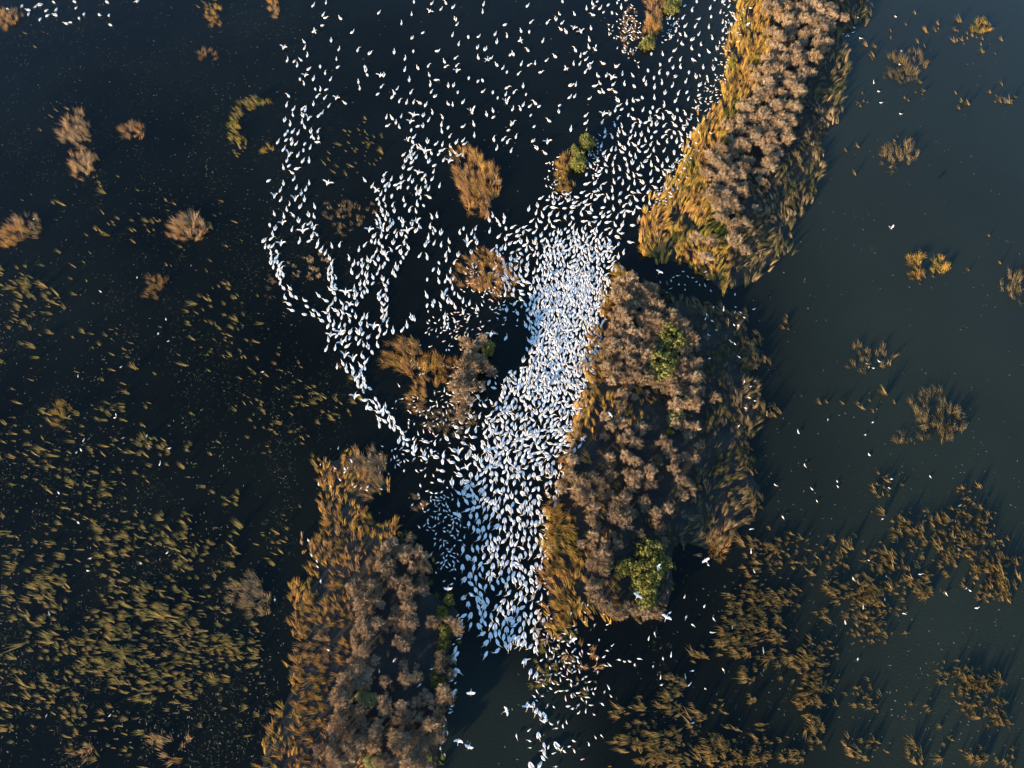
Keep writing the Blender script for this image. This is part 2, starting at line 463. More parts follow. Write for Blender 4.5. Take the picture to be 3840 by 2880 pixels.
# ------------------------------------------------------------------ reed clumps standing alone in the water
# (u, v, ru, rv, tint, lean angle, density, height, label)
CL = [
 (1030,392,50,66,.72,100,3.0,1.9,'large round rust brown reed clump in water above the packed flock'),
 (1050,590,54,54,.72,110,2.2,1.7,'ragged brown reed clump full of small birds left of the packed pelicans'),
 (750,462,46,42,.74,100,1.0,.9,'dim ring of sparse brown reeds between two files of pelicans'),
 (668,575,40,36,.8,110,.9,.8,'dim low brown reeds enclosed by the two curved pelican files'),
 (578,612,20,28,.7,100,1.2,.6,'faint low brown reed patch just outside the outermost pelican file'),
 (162,282,40,30,.9,100,2.2,2.0,'wide wispy tan reed clump in the upper left marsh'),
 (285,282,24,18,.88,120,2.6,1.9,'small round tan reed clump right of a wider wispy clump'),
 (175,355,27,24,.92,80,3.0,2.0,'compact tan reed clump below the wide wispy clump, upper left'),
 (15,40,22,20,.85,95,2.6,1.8,'tan reed clump at the top left corner beside pelicans'),
 (465,35,18,26,.6,120,1.6,1.4,'loose golden reed clump near the top edge left of the flock'),
 (590,15,18,18,.75,100,1.8,1.6,'small brown reed clump at the top edge beside the sparse pelicans'),
 (446,115,20,18,.8,60,1.0,1.5,'thin rusty reed clump with a curved row of stalks, upper left'),
 (28,503,28,30,.82,110,2.6,2.0,'bushy tan reed clump at the left edge of the photo'),
 (63,487,24,26,.9,120,2.0,1.9,'wispy tan reed clump joined to a bushier one at left edge'),
 (404,490,32,32,.88,110,3.4,2.2,'bright straw coloured reed clump alone in dark water at left'),
 (337,618,26,20,.85,110,2.2,1.6,'small brown reed clump in open water below the straw coloured clump'),
 (130,895,18,25,.55,110,3.2,1.5,'dense golden grass clump in the middle of the left marsh'),
 (540,1287,44,42,.84,120,3.2,1.8,'brown feathery reed clump off the lower left island shore'),
 (372,1618,34,32,.82,95,1.6,1.7,'spiky brown reed clump near the bottom edge of the left marsh'),
 (175,1625,22,20,.8,100,1.1,1.4,'sparse brown reed spikes near the bottom left edge'),
 (1956,142,40,38,.86,110,1.7,2.0,'spreading tan reed clump with birds in the upper right lagoon'),
 (1944,335,34,32,.92,110,1.9,2.0,'lone greyish tan reed clump in the open right lagoon'),
 (1981,563,15,17,.48,120,4.5,1.5,'bright yellow reed clump, upper of a pair in the right lagoon'),
 (1982,594,14,11,.5,120,4.5,1.3,'bright yellow reed clump just below a taller yellow one'),
 (2034,573,20,15,.5,120,4.0,1.4,'curved yellow reed clump, the rightmost of the yellow group'),
 (2193,615,24,34,.88,110,1.6,1.9,'tan reed clump cut by the right edge of the photo'),
 (1874,775,44,40,.62,110,.9,1.6,'sparse starry reed clump with four birds in the right lagoon'),
 (2029,900,60,52,.76,110,2.0,1.9,'large round russet reed clump in the right lagoon'),
 (1944,950,22,16,.78,120,2.0,1.6,'small russet reed clump beside the large round one'),
 (2121,57,20,13,.45,120,4.0,1.4,'yellow grass clump near the top right corner'),
 (1556,1172,26,30,.72,95,2.8,1.9,'golden spiky reed clump off the lower right tip of middle island'),
 (509,288,13,30,.36,140,1.9,1.5,'yellow green reed streak left of the flock, inner curve of a crescent'),
 (543,222,28,11,.36,140,1.9,1.5,'yellow green reeds at the upper horn of a crescent left of flock'),
 (577,322,16,10,.38,140,1.9,1.4,'yellow green reeds at the lower horn of a crescent left of flock'),
 (790,1022,44,40,.93,115,3.6,2.1,'domed straw brown reed clump at the head of the lower left island'),
 (880,772,46,46,.66,130,2.4,1.8,'curved orange reed band on the small islet beside the flock'),
 (903,855,26,30,.7,130,2.2,1.8,'orange reed tail on the lower side of the small islet'),
 (950,800,42,38,.68,110,2.2,1.7,'rusty reeds in the middle of the small islet beside the flock'),
 (975,915,50,34,.76,110,1.6,1.3,'dim brown reeds with small birds below the small islet'),
 (1216,368,16,36,.55,100,3.0,1.6,'golden reeds on the left side of the narrow green islet'),
 (1222,405,16,14,.56,110,3.0,1.5,'straw gold reed clump at the lower end of the narrow islet'),
 (1412,45,22,46,.75,100,2.6,1.7,'brown reed strip running to the top edge inside the flock'),
 (1362,75,22,46,.8,100,.8,1.2,'dark sparse stalks with small birds left of the brown reed strip'),
 (1445,12,18,18,.7,100,2.4,1.6,'brown reed clump at the top edge right of the reed strip'),
 (903,1087,20,18,.8,110,1.3,1.4,'small dim brown reed clump between the lower left island and flock'),
 (1175,1372,24,22,.6,100,1.4,1.4,'orange stalks at the channel end of the middle island'),
 (1262,1420,40,34,.78,100,.7,1.6,'thin brown spiky stalks standing below the middle island'),
 (1178,1440,32,50,.35,150,.7,1.3,'sparse green reed stalks with small birds at the lower channel mouth'),
]
for (u, v, ru, rv, ti, an, de, h, lab) in CL:
    if ru == 0: continue
    if u > 1700 and ti > .6: ti = .5; de *= .8
    h *= .7; dull = (u > 1700 and ti == .5 and 'yellow' not in lab) or ti == .84 or 'dim' in lab or 'faint' in lab; de *= .75 if u < 620 else .9
    rc = np.random.default_rng(int(u * 7 + v)); z0 = h * .35
    a_ = rc.random(4000) * 2 * math.pi; rr = np.sqrt(rc.random(4000))
    rad = 1 + .22 * np.sin(a_ * 2 + u) + .15 * np.sin(a_ * 3 + v) + .1 * np.sin(a_ * 7 + u)
    P = at(u + np.cos(a_) * rr * rad * ru, v + np.sin(a_) * rr * rad * rv, z0)
    c0 = at(u, v, z0); n = int(area(at(u + ru * np.cos(np.linspace(0, 6.283, 24)), v + rv * np.sin(np.linspace(0, 6.283, 24)))) * de)
    P = P[:max(int(n * 1.25), 8)]; per = 18; i = np.repeat(np.arange(len(P)), per); mm = len(i)
    out = (P - c0) / (np.abs(P - c0).max() + .1)
    wx = math.cos(math.radians(an)); wy = math.sin(math.radians(an))
    vx = out[:, 0] * .7 + wx * .9 - .35 + .6 * noise(P, 2) + rc.normal(0, .3, len(P)); vy = out[:, 1] * .5 + wy * .5 + .5 * noise(P[:, ::-1], 2) + rc.normal(0, .3, len(P))
    la = np.arctan2(vy, vx); ll = .2 + .45 * np.hypot(vx, vy) * rc.uniform(.6, 1.2, len(P))
    base = np.column_stack([P[i] + rc.normal(0, .17, (mm, 2)), np.full(mm, -.05)])
    lt = np.clip(ti + .12 * noise(P, 1.8) + rc.normal(0, .06, len(P)), 0, 1)
    V, F, A = blades(base, la[i] + rc.normal(0, .35, mm), ll[i] + rc.normal(0, .12, mm), rc.uniform(.2, .8, mm),
                     h * rc.uniform(.5, 1.15, mm), rc.uniform(.02, .042, mm), rc, tint=np.clip(lt[i] + rc.normal(0, .06, mm), 0, 1))
    c3 = np.array([c0[0], c0[1], 0.0])
    tag(link('reed_clump', mesh('reed_clump', V - c3, F, [M['dullreed' if dull else 'reed']], attrs=A), loc=c3), lab, 'reeds', 'reed clumps standing in the water')

# ------------------------------------------------------------------ small tufts: templates lean towards +X
tr = np.random.default_rng(5); TUFT = []
for k in range(10):
    n = [7, 9, 12, 15, 20, 9, 12, 16, 24, 6][k]
    base = np.column_stack([tr.normal(0, .10 if k % 3 else .06, n), tr.normal(0, .05 if k % 3 else .14, n), np.full(n, -.06)])
    V, F, A = blades(base, tr.normal(0, .15 if k % 4 else .34, n), tr.uniform(.6, 1.1, n), tr.uniform(.0, .4, n), tr.uniform(.8, 1.75, n), tr.uniform(.05, .085, n), tr,
                     tint=np.clip(tr.normal(.55, .16, n), 0, 1))
    TUFT.append((V, F, A))
# fields of tufts: (u, v, ru, rv, count)
FIELD = [
 (55,615,70,45,75),(30,680,45,30,25),(120,640,60,40,22),(280,470,160,60,45),(420,640,110,60,22),(470,700,70,50,26),(470,640,60,40,12),
 (200,560,110,40,16),(505,280,14,26,40),(520,310,18,20,34),(575,322,14,10,16),(545,222,24,12,34),(515,245,12,16,20),(790,310,55,45,40),(760,345,60,40,16),
 (455,18,25,22,8),(120,250,90,40,10),(25,300,45,30,10),(210,380,50,25,14),(70,60,60,50,4),(480,745,70,60,30),(330,760,90,60,24),
 (80,760,70,60,18),(230,720,60,50,18),
 (330,945,75,60,70),(110,900,90,50,36),(60,990,60,60,30),(150,1010,110,45,55),(190,1070,70,40,50),(250,900,60,50,20),(440,890,60,50,14),
 (420,960,70,50,36),(500,1080,55,40,22),(300,1150,90,45,95),(260,1190,60,40,50),(410,1190,65,50,95),(390,1130,50,30,20),(170,1150,80,40,35),
 (25,1180,45,60,38),(110,1210,60,40,26),(520,1170,50,50,55),(580,1130,60,60,40),(590,1180,40,40,30),
 (60,1290,65,40,75),(100,1270,70,30,40),(300,1265,80,35,90),(330,1300,90,40,95),(240,1360,60,60,95),(260,1420,80,50,120),(220,1440,60,35,60),
 (380,1340,80,45,80),(440,1400,60,40,70),(490,1390,50,40,45),(380,1450,55,50,75),(410,1500,25,40,35),(320,1490,45,45,45),(130,1500,60,50,85),
 (110,1400,70,40,45),(20,1440,40,45,40),(160,1560,50,35,40),(30,1550,40,40,22),(230,1560,70,50,40),(330,1580,60,40,14),(470,1490,60,60,36),
 (520,1400,40,40,30),(240,1620,60,30,14),(60,1350,50,40,24),(480,1280,45,40,24),(520,1530,40,40,12),(560,1420,20,40,10),
 (660,840,60,40,30),(720,880,50,35,24),(600,930,70,50,16),(560,870,60,50,22),(720,800,70,40,12),(620,770,50,40,8),(650,940,50,40,10),
 (2100,1150,72,52,150),(2095,1055,26,36,26),(1960,1142,28,24,34),(2140,1225,50,38,85),(2050,1120,50,30,34),(1910,1220,60,35,45),
 (1990,1180,50,40,24),(2060,1200,40,40,30),(1840,1180,60,45,16),(1700,1190,50,45,50),(1640,1200,50,45,60),(1780,1230,60,30,24),
 (1884,1282,55,36,120),(1896,1345,48,36,85),(1996,1268,36,26,45),(2146,1268,52,30,80),(1700,1290,50,40,45),(1814,1275,26,24,22),
 (1684,1432,48,40,70),(1759,1425,40,36,55),(1771,1482,36,36,60),(1734,1520,40,36,60),(1754,1567,32,26,40),(1640,1300,55,40,85),
 (1610,1360,50,45,85),(1580,1400,30,40,30),(2096,1470,32,36,60),(2146,1477,30,24,40),(2040,1455,16,24,12),(2130,1525,44,28,34),(2166,1560,32,28,26),
 (2029,1590,26,26,24),(1996,1635,36,22,34),(2109,1642,36,20,26),(1871,1515,44,34,26),(1859,1615,46,26,22),(1721,1615,50,34,36),
 (1981,1525,17,15,8),(2014,1532,12,12,4),(2179,1295,18,22,12),(1679,1365,36,30,30),(1784,1330,18,22,10),(2180,1640,30,20,14),
 (1511,1415,18,24,16),(1463,1462,28,16,10),(1461,1492,22,22,20),(1593,1520,40,46,75),(1618,1460,28,30,40),(1393,1520,16,16,10),
 (1343,1540,18,16,12),(1456,1530,22,20,12),(1406,1620,60,40,110),(1390,1580,40,30,24),(1493,1640,60,24,70),(1556,1615,36,30,55),
 (1518,1557,34,28,26),(1481,1595,40,28,30),(1630,1590,44,40,40),(1600,1650,40,20,24),(1640,1630,40,30,18),
 (1430,1100,0,0,0),(1200,1420,45,45,26),(1170,1480,34,40,22),(1260,1480,50,40,12),(1230,1370,30,20,10),
 (2000,75,110,45,28),(2110,95,50,30,14),(2100,220,35,28,22),(2170,210,25,25,9),(1905,110,26,18,9),(1975,200,40,30,9),(1870,210,36,30,6),
 (1985,590,60,30,8),(2030,590,20,14,10),(1780,870,50,20,8),(1680,890,34,26,16),(1900,870,60,24,8),(1920,1050,40,34,12),(1900,1100,60,24,6),
 (1980,310,90,60,3),(2130,560,60,80,3),(1700,690,10,14,6),(1850,300,50,60,3),
]
tp, = [[]]
for (u, v, ru, rv, n) in FIELD:
    if not n: continue
    n = max(2, int(n * (.88 if u < 1300 else 1.0)))
    q = tr.normal(0, .55, (n, 2)).clip(-1.4, 1.4)
    tp.append(np.column_stack([u + q[:, 0] * ru, v + q[:, 1] * rv]))
# a thin even sprinkle over the left marsh and the lower right marsh
sp = np.column_stack([tr.random(190) * 600, 430 + tr.random(190) * 1230]); tp.append(sp)
tp = np.vstack(tp)
TW = at(tp[:, 0], tp[:, 1], .3)
for k in 'ABC':
    kp = poly_dist(ISLW[k], TW) < .2; TW = TW[kp]; tp = tp[kp]
kp = (noise(TW + 31, 4.5) + .5 * noise(TW, 12)) > tr.normal(-.35, .35, len(TW)); TW, tp = TW[kp], tp[kp]
nT = len(TW)
t_rot = np.where(tp[:, 0] > 1300, math.radians(172), math.radians(164)) + .3 * noise(TW, 9) + tr.normal(0, .27, nT)
t_scl = (tr.lognormal(np.where(tp[:, 0] < 1300, -.55, -.3), .32, nT) * (1 + .2 * noise(TW, 6))).clip(.35, 1.7); t_var = tr.integers(0, 10, nT)
size = t_scl * np.array([len(TUFT[k][0]) for k in range(10)])[t_var] ** .5 / np.linalg.norm(np.column_stack([TW, np.full(nT, CAM_H)]), axis=1)
vis = (tp[:, 0] > 8) & (tp[:, 0] < 2204) & (tp[:, 1] > 8) & (tp[:, 1] < 1650)
order = np.argsort(-np.where(vis, size, 0)); pick = np.zeros(nT, bool); pick[order[:300]] = True
tuft_me = [[mesh('reed_tuft', V, F, [M['tuft']], attrs={'along': A['along'], 'tint': np.clip(A['tint'] + d_t, 0, 1)}) for V, F, A in TUFT] for d_t in (-.04, .24)]


DIRS = ['right', 'upper right', 'top', 'upper left', 'left', 'lower left', 'bottom', 'lower right']


def heading_word(h): return DIRS[int(round((h % (2 * math.pi)) / (math.pi / 4))) % 8]




def marsh_place(u, v):
    if u < 640: return 'left marsh'
    if u < 1320: return 'reeds by the flock'
    return 'right lagoon' if v < 1000 else 'right marsh'


NUM = ('no one two three four five six seven eight nine ten eleven twelve thirteen fourteen fifteen sixteen seventeen eighteen nineteen twenty').split()
NUM += ['twenty-' + n_ for n_ in NUM[1:10]] + ['thirty'] + ['thirty-' + n_ for n_ in NUM[1:10]]


def frac(x):
    k = min(39, max(1, round(x * 40)))
    return f'{NUM[k]} fortieths' if k > 1 else 'one fortieth'


def photo_place(u, v):
    return f'{frac(u / 2212)} across, {frac(v / 1659)} down the photo'


for i in np.where(pick)[0]:
    o = link('reed_tuft', tuft_me[int(tp[i, 0] > 1300)][t_var[i]], loc=(TW[i, 0], TW[i, 1], 0), rotz=t_rot[i], scale=t_scl[i])
    sz = 'big' if t_scl[i] > 1.25 else 'medium' if t_scl[i] > .95 else 'small'
    nb = len(TUFT[t_var[i]][0]); bl = 'thin' if nb < 57 else 'full' if nb < 95 else 'dense'
    tag(o, f'{sz} {bl} reed tuft leaning {heading_word(t_rot[i])}, {photo_place(*tp[i])}', 'reed tuft', 'reed tufts of the ' + marsh_place(*tp[i]))
Vs, Fs, A1, A2, nv = [], [], [], [], 0
for k in range(10):
    s = np.where(~pick & (t_var == k))[0]
    if not len(s): continue
    V, F = scatter(TUFT[k], np.column_stack([TW[s], np.zeros(len(s))]), t_rot[s], t_scl[s])
    Vs.append(V); Fs.append(F + nv); nv += len(V)
    A1.append(np.tile(TUFT[k][2]['along'], len(s)))
    A2.append(np.clip(np.tile(TUFT[k][2]['tint'], len(s)) + np.repeat(tr.normal(0, .16, len(s)) + np.where(tp[s, 0] > 1300, .24, -.04), len(TUFT[k][0])), 0, 1))
tag(link('small_reed_tufts', mesh('small_reed_tufts', np.vstack(Vs), np.vstack(Fs), [M['tuft']],
                                  attrs={'along': np.concatenate(A1), 'tint': np.concatenate(A2)})),
    'countless small leaning reed tufts scattered over the shallow marsh water', 'reed tufts', kind='stuff')

# floating straw specks
dn = 9000
du = np.column_stack([tr.random(dn) * 2212, tr.random(dn) * 1659])
w_ = np.where(du[:, 0] < 640, 1.0, np.where((du[:, 0] > 1450) & (du[:, 1] > 800), .45, .22))
du = du[tr.random(dn) < w_]
dp = at(du[:, 0], du[:, 1]); dp = dp[(noise(dp, 9) + tr.normal(0, .4, len(dp))) > -.1]
for k in 'ABC': dp = dp[poly_dist(ISLW[k], dp) < -.5]
nd = len(dp); a_ = tr.random(nd) * 3.14; l_ = tr.uniform(.04, .15, nd); w_ = tr.uniform(.02, .05, nd)
c_, s_ = np.cos(a_), np.sin(a_); V = []
for sx_, sy_ in ((-1, -1), (1, -1), (1, 1), (-1, 1)):
    V.append(np.column_stack([dp[:, 0] + c_ * l_ * sx_ - s_ * w_ * sy_, dp[:, 1] + s_ * l_ * sx_ + c_ * w_ * sy_, np.full(nd, .012)]))
V = np.stack(V, 1).reshape(-1, 3); F = (np.array([(0, 1, 2), (0, 2, 3)])[None] + (np.arange(nd) * 4)[:, None, None]).reshape(-1, 3)
tag(link('floating_debris', mesh('floating_debris', V, F, [M['debris']], attrs={'tint': np.repeat(tr.random(nd), 4)})),
    'tiny straw specks floating on the dark marsh water', 'debris', kind='stuff')

M['weed'] = plant_mat('floating_weed', [(0, (.012, .016, .006)), (.7, (.035, .04, .014)), (1, (.09, .075, .03))], transl=0.0)
wn_ = 26000
wq = np.column_stack([-20 + tr.random(wn_) * 780, tr.random(wn_) * 1700]); wq = np.vstack([wq, np.column_stack([1400 + tr.random(9000) * 850, 1000 + tr.random(9000) * 680])])
wp = at(wq[:, 0], wq[:, 1]); fl = noise(wp + 9, 6) + .6 * noise(wp, 2.2)
kp = (fl + tr.normal(0, .4, len(wp)) > .25) & (tr.random(len(wp)) < np.where(wq[:, 0] < 640, 1, .4)); wp = wp[kp]
for k in 'ABC': wp = wp[poly_dist(ISLW[k], wp) < -.3]
nw_ = len(wp); a_ = tr.normal(2.6, .7, nw_); l_ = tr.uniform(.08, .34, nw_); w_ = tr.uniform(.02, .055, nw_); c_, s_ = np.cos(a_), np.sin(a_)
V = np.stack([np.column_stack([wp[:, 0] + c_ * l_ * i_ - s_ * w_ * j_, wp[:, 1] + s_ * l_ * i_ + c_ * w_ * j_, np.full(nw_, .008)])
              for i_, j_ in ((-1, -.3), (.1, -1), (1, .2), (-.2, 1))], 1).reshape(-1, 3)
F = (np.array([(0, 1, 2), (0, 2, 3)])[None] + (np.arange(nw_) * 4)[:, None, None]).reshape(-1, 3)
tag(link('floating_weed', mesh('floating_weed', V, F, [M['weed']], attrs={'tint': np.repeat(tr.random(nw_), 4)})),
    'fine dark olive weed mottling the shallow marsh water', 'weed', kind='stuff')

# ------------------------------------------------------------------ shrubs
sr = np.random.default_rng(8)


def shrub_template(rng, nl=13, per=46, R=1.0, H=1.5):
    """Dome of feathery upright sprays gathered in lobes (unit radius about 1 m)."""
    base, ang, lean, bend, L, w, ti = [], [], [], [], [], [], []
    for k in range(nl):
        a = k * 2.399 + rng.normal(0, .3); r = R * .74 * math.sqrt((k + .4) / nl)
        c = np.array([r * math.cos(a), r * math.sin(a), H * (1 - .42 * (r / R) ** 2) * rng.uniform(.72, .95) - .3])
        n = per; ph = rng.random(n) * 6.283; ln = rng.uniform(.05, 1.15, n)
        vx = np.sin(ln) * np.cos(ph) + .35 * math.cos(a) * r; vy = np.sin(ln) * np.sin(ph) + .35 * math.sin(a) * r
        base.append(c + rng.normal(0, .07, (n, 3))); ang.append(np.arctan2(vy, vx)); lean.append(np.hypot(vx, vy))
        bend.append(rng.uniform(-.1, .4, n)); L.append(rng.uniform(.22, .52, n)); w.append(rng.uniform(.03, .07, n))
        ti.append(np.clip(rng.normal(.5, .2) + rng.normal(0, .12, n), 0, 1))
    V, F, A = blades(np.vstack(base), np.concatenate(ang), np.concatenate(lean), np.concatenate(bend), np.concatenate(L),
                     np.concatenate(w), rng, segs=1, tint=np.concatenate(ti))
    k_ = V.reshape(-1, 4, 3)                                     # sprays: narrow foot, broad feathery top
    mid0 = (k_[:, 0] + k_[:, 1]) / 2; mid1 = (k_[:, 2] + k_[:, 3]) / 2; s = (k_[:, 1] - k_[:, 0])
    k_[:, 2] = mid1 - s * .35; k_[:, 3] = mid1 + s * .35; k_[:, 0] = mid0 - s * .5; k_[:, 1] = mid0 + s * .5
    st = []
    for k in range(6):
        a = k * 1.05 + rng.normal(0, .2); r = R * .55
        st.append((*loft([(0, 0, -.1), (r * .35 * math.cos(a), r * .35 * math.sin(a), H * .4), (r * math.cos(a), r * math.sin(a), H * .82)],
                         [.035, .025, .01], [.035, .025, .01], 5), 0))
    return (k_.reshape(-1, 3), F, A), merge(st)


SH = [shrub_template(sr, nl=int(sr.integers(12, 24)), H=sr.uniform(1.5, 2.25)) for _ in range(10)]
sh_crown = [mesh('shrub_crown', V, F, [M['twig']], attrs=A) for (V, F, A), _ in SH]
sh_stem = [mesh('shrub_stem', V, F, [M['bark']]) for _, (V, F, _m) in SH]

c22 = [(960,90,55),(1060,110,35),(1035,15,35),(1170,75,30),(1330,40,55),(1400,80,60),(1450,60,60),(1540,100,60),(1600,70,60),(1390,200,60),
 (1500,190,60),(1570,200,60),(1750,130,50),(930,210,60),(940,330,60),(1120,385,55),(800,290,45),(850,380,45),(800,450,40),(1000,450,45),
 (950,500,50),(1065,530,55),(1305,525,60),(1410,360,45),(1500,370,50),(1570,380,45),(1520,440,40),(1350,600,60),(1400,650,50),(1490,630,40),
 (1260,665,45),(1390,745,50),(1580,650,40),(1610,530,30),(970,640,50),(1040,670,55),(1110,720,45),(1000,800,60),(1060,820,60),(1180,780,60),
 (1190,870,55),(1040,890,50),(1000,930,40),(1460,860,60),(1510,840,40),(1550,930,45),(1460,970,50),(840,650,45),(830,720,45),(850,790,50),
 (760,880,60),(680,830,60),(600,870,60),(500,800,60),(520,670,55),(430,900,50),(560,950,60),(650,970,60),(760,960,50),(850,960,40),(600,1010,50),
 (700,1080,55),(960,1000,60),(900,1060,60),(980,1060,50),(1000,1120,60),(920,1150,60),(870,1140,60),(980,1210,60),(1140,1010,50),(1150,1070,40),
 (1340,1080,50),(1235,1120,50),(1240,1180,35),(1070,1120,30),(680,1170,45),(720,1230,50),(700,1320,50),(1110,1290,35),(1280,1260,50),(870,1300,35),
 (910,1390,45),(800,1380,45),(690,1400,40),(780,1480,60),(720,1500,50),(800,1540,60),(750,1580,60),(680,1560,50),(800,1620,50),(600,1380,40),(1320,1360,40)]
c23 = [(690,130,60),(740,200,60),(680,60,50),(770,60,40),(790,270,50),(850,310,50),(930,320,60),(980,270,45),(1060,310,40),(1150,330,50),(1250,330,50)]
c13 = [(830,90,50),(910,90,55),(870,150,50),(1000,100,55),(1060,120,50),(1000,190,60),(930,210,60),(890,260,50),(1050,200,50),(1200,60,50),
 (1310,70,65),(1350,130,60),(1270,140,50),(1430,60,60),(1450,130,50),(1290,190,50),(1330,280,60),(1290,340,50),(1350,400,60),(1280,400,50),
 (930,330,50),(920,420,60),(960,490,55),(1050,410,55),(1120,430,40),(1200,390,45),(1220,440,40),(1210,290,40),(1080,250,35),(990,300,30),
 (1300,500,50),(1230,570,45),(1280,600,50),(1330,540,40),(850,490,35),(850,560,35),(950,650,50),(1030,730,40),(870,640,40),(830,730,40),
 (920,740,40),(1280,770,40),(1385,780,25),(1120,910,45),(1290,880,50),(1390,870,50),(1300,930,40),(900,820,60),(960,850,60),(950,930,50),
 (880,900,60),(780,880,60),(740,980,60),(800,1010,50),(720,1050,60),(780,1070,60),(740,1120,60),(790,1160,50),(900,1150,60),(1110,1080,50),
 (1130,1150,60),(1090,1160,40),(1390,1090,45),(1270,1140,60),(1330,1200,50),(1250,1240,60),(1270,1270,40),(1410,1220,40),(1340,1310,30),
 (740,1200,60),(720,1260,50),(690,1330,60),(760,1330,60),(820,1380,50),(880,1240,40),(930,1290,50),(960,1350,40),(1060,1280,50),(1040,1350,50),
 (1030,1410,60),(1010,1470,50),(800,1470,60),(840,1540,50),(780,1440,40),(920,1440,60),(1220,1370,60),(1250,1400,60),(1200,1450,50),(1220,1500,40),
 (1300,1400,50),(1390,1380,40),(1460,1420,35),(1440,1480,45),(1330,1530,60),(1380,1560,50),(1310,1610,50),(1450,1600,40),(1480,1650,40),(650,1490,45),
 (680,1550,50),(730,1600,50),(660,1620,50),(560,1500,50),(1100,1590,60),(1400,1650,50),(1740,430,50),(1750,480,40),(1600,700,50),(1590,780,50),
 (1680,720,35),(1690,850,40),(1630,1000,60),(1680,1060,45),(1600,1080,50),(1510,1090,50),(1590,1190,50),(1510,1270,50),(1460,1300,40),(1580,1280,50),
 (1590,1380,50),(1530,1410,40),(1460,1020,40),(1560,380,40),(1520,400,50),(1680,390,40)]
c12 = [(1180,1390,60),(1130,1440,50),(1220,1450,50),(1070,1470,30),(990,1530,40),(1100,1500,60),(1150,1550,60),(1090,1580,50),(1150,1620,50),
 (1310,1430,50),(1290,1490,60),(1400,1450,50),(1460,1500,50),(1430,1560,60),(1360,1590,50),(1470,1600,50),(1340,1340,50)]
cAs = [(1720,430,52),(1580,420,55),(1660,590,60),(1900,440,66),(1900,300,66),(1990,310,60),(2000,520,50),(1780,240,45),(1730,60,60),(1850,130,55),(2110,150,40)]
isl4 = [(1800,1300,55),(1880,1350,60),(1960,1290,50),(1850,1430,60),(1930,1450,55),(1800,1500,60),(1890,1540,60),(1980,1500,50),(1780,1600,60),(1860,1630,60),(2030,1560,50)]
isl4b = [(1720,40,60),(1800,60,60),(1880,40,50),(1740,130,55),(1820,140,60),(1780,220,50),(1770,290,40),(1940,30,45)]
S_list = []
for (i, j, L_, zone) in ((2, 2, c22, 'B'), (2, 3, c23, 'B'), (1, 3, c13, 'C'), (1, 2, c12, 'C'), (2, 1, cAs, 'A'), (1, 1, isl4, 'I'), (1, 2, isl4b, 'I')):
    uv = crop(i, j, L_)
    for (u, v), t in zip(uv, L_): S_list.append((u, v, t[2] / 4.0, zone))


def pack(poly, dmin, n, rng, holes=()):
    out = []
    for p in sample_poly(poly, n, rng):
        if any(math.hypot(p[0] - h[0], p[1] - h[1]) < h[2] for h in holes): continue
        if all(math.hypot(p[0] - q[0], p[1] - q[1]) > dmin for q in out): out.append(p)
    return out


nB = [(c[0], c[1]) for c in crop(2, 1, [(870,810),(980,750),(1100,800),(1220,810),(1240,920),(1330,1020),(1450,1100),(1540,1250),(1620,1420),(1620,1650),(800,1650),(790,1500),(800,1300),(850,1150),(880,1000)])]
for p in pack(nB, 13.5, 2500, sr, [(1371, 702, 13), (1450, 738, 30), (1428, 790, 34), (1500, 770, 14)]): S_list.append((p[0], p[1], sr.uniform(10, 14.5), 'B'))
for p in pack(SHRUBZONE['A'], 12.0, 5000, sr, [(1540, 375, 12), (1618, 385, 14), (1673, 45, 14), (1745, 95, 12)]): S_list.append((p[0] + sr.normal(0, 7), p[1] + sr.normal(0, 7), sr.uniform(8, 13.5), 'A'))
S_arr = np.array([(a, b, c) for a, b, c, _ in S_list]); S_zone = [z for *_, z in S_list]
SP = at(S_arr[:, 0], S_arr[:, 1], 1.1)
d_ = np.linalg.norm(np.column_stack([SP, np.full(len(SP), CAM_H)]), axis=1)
S_R = S_arr[:, 2] * U2P / F_PX * d_ * .94 * 1.24
s_size = S_arr[:, 2].copy(); s_size[S_arr[:, 1] > 1650] = 0; s_size[S_arr[:, 1] < 6] = 0
keep = np.zeros(len(SP), bool)
isA = np.array([z == 'A' for z in S_zone]); nA = max(0, 312 - int((~isA).sum()))
s_size[~isA] += 1000; keep[np.argsort(-s_size)[:312]] = True
s_rot = sr.random(len(SP)) * 6.283; s_var = sr.integers(0, 10, len(SP)); s_h = sr.uniform(.85, 1.15, len(SP))


def shrub_place(z, u, v):
    if z == 'I': return 'small islet, ' + photo_place(u, v)[:-10]
    return {'A': 'upper right island', 'B': 'middle island', 'C': 'lower left island'}[z] + ', ' + photo_place(u, v)[:-10]


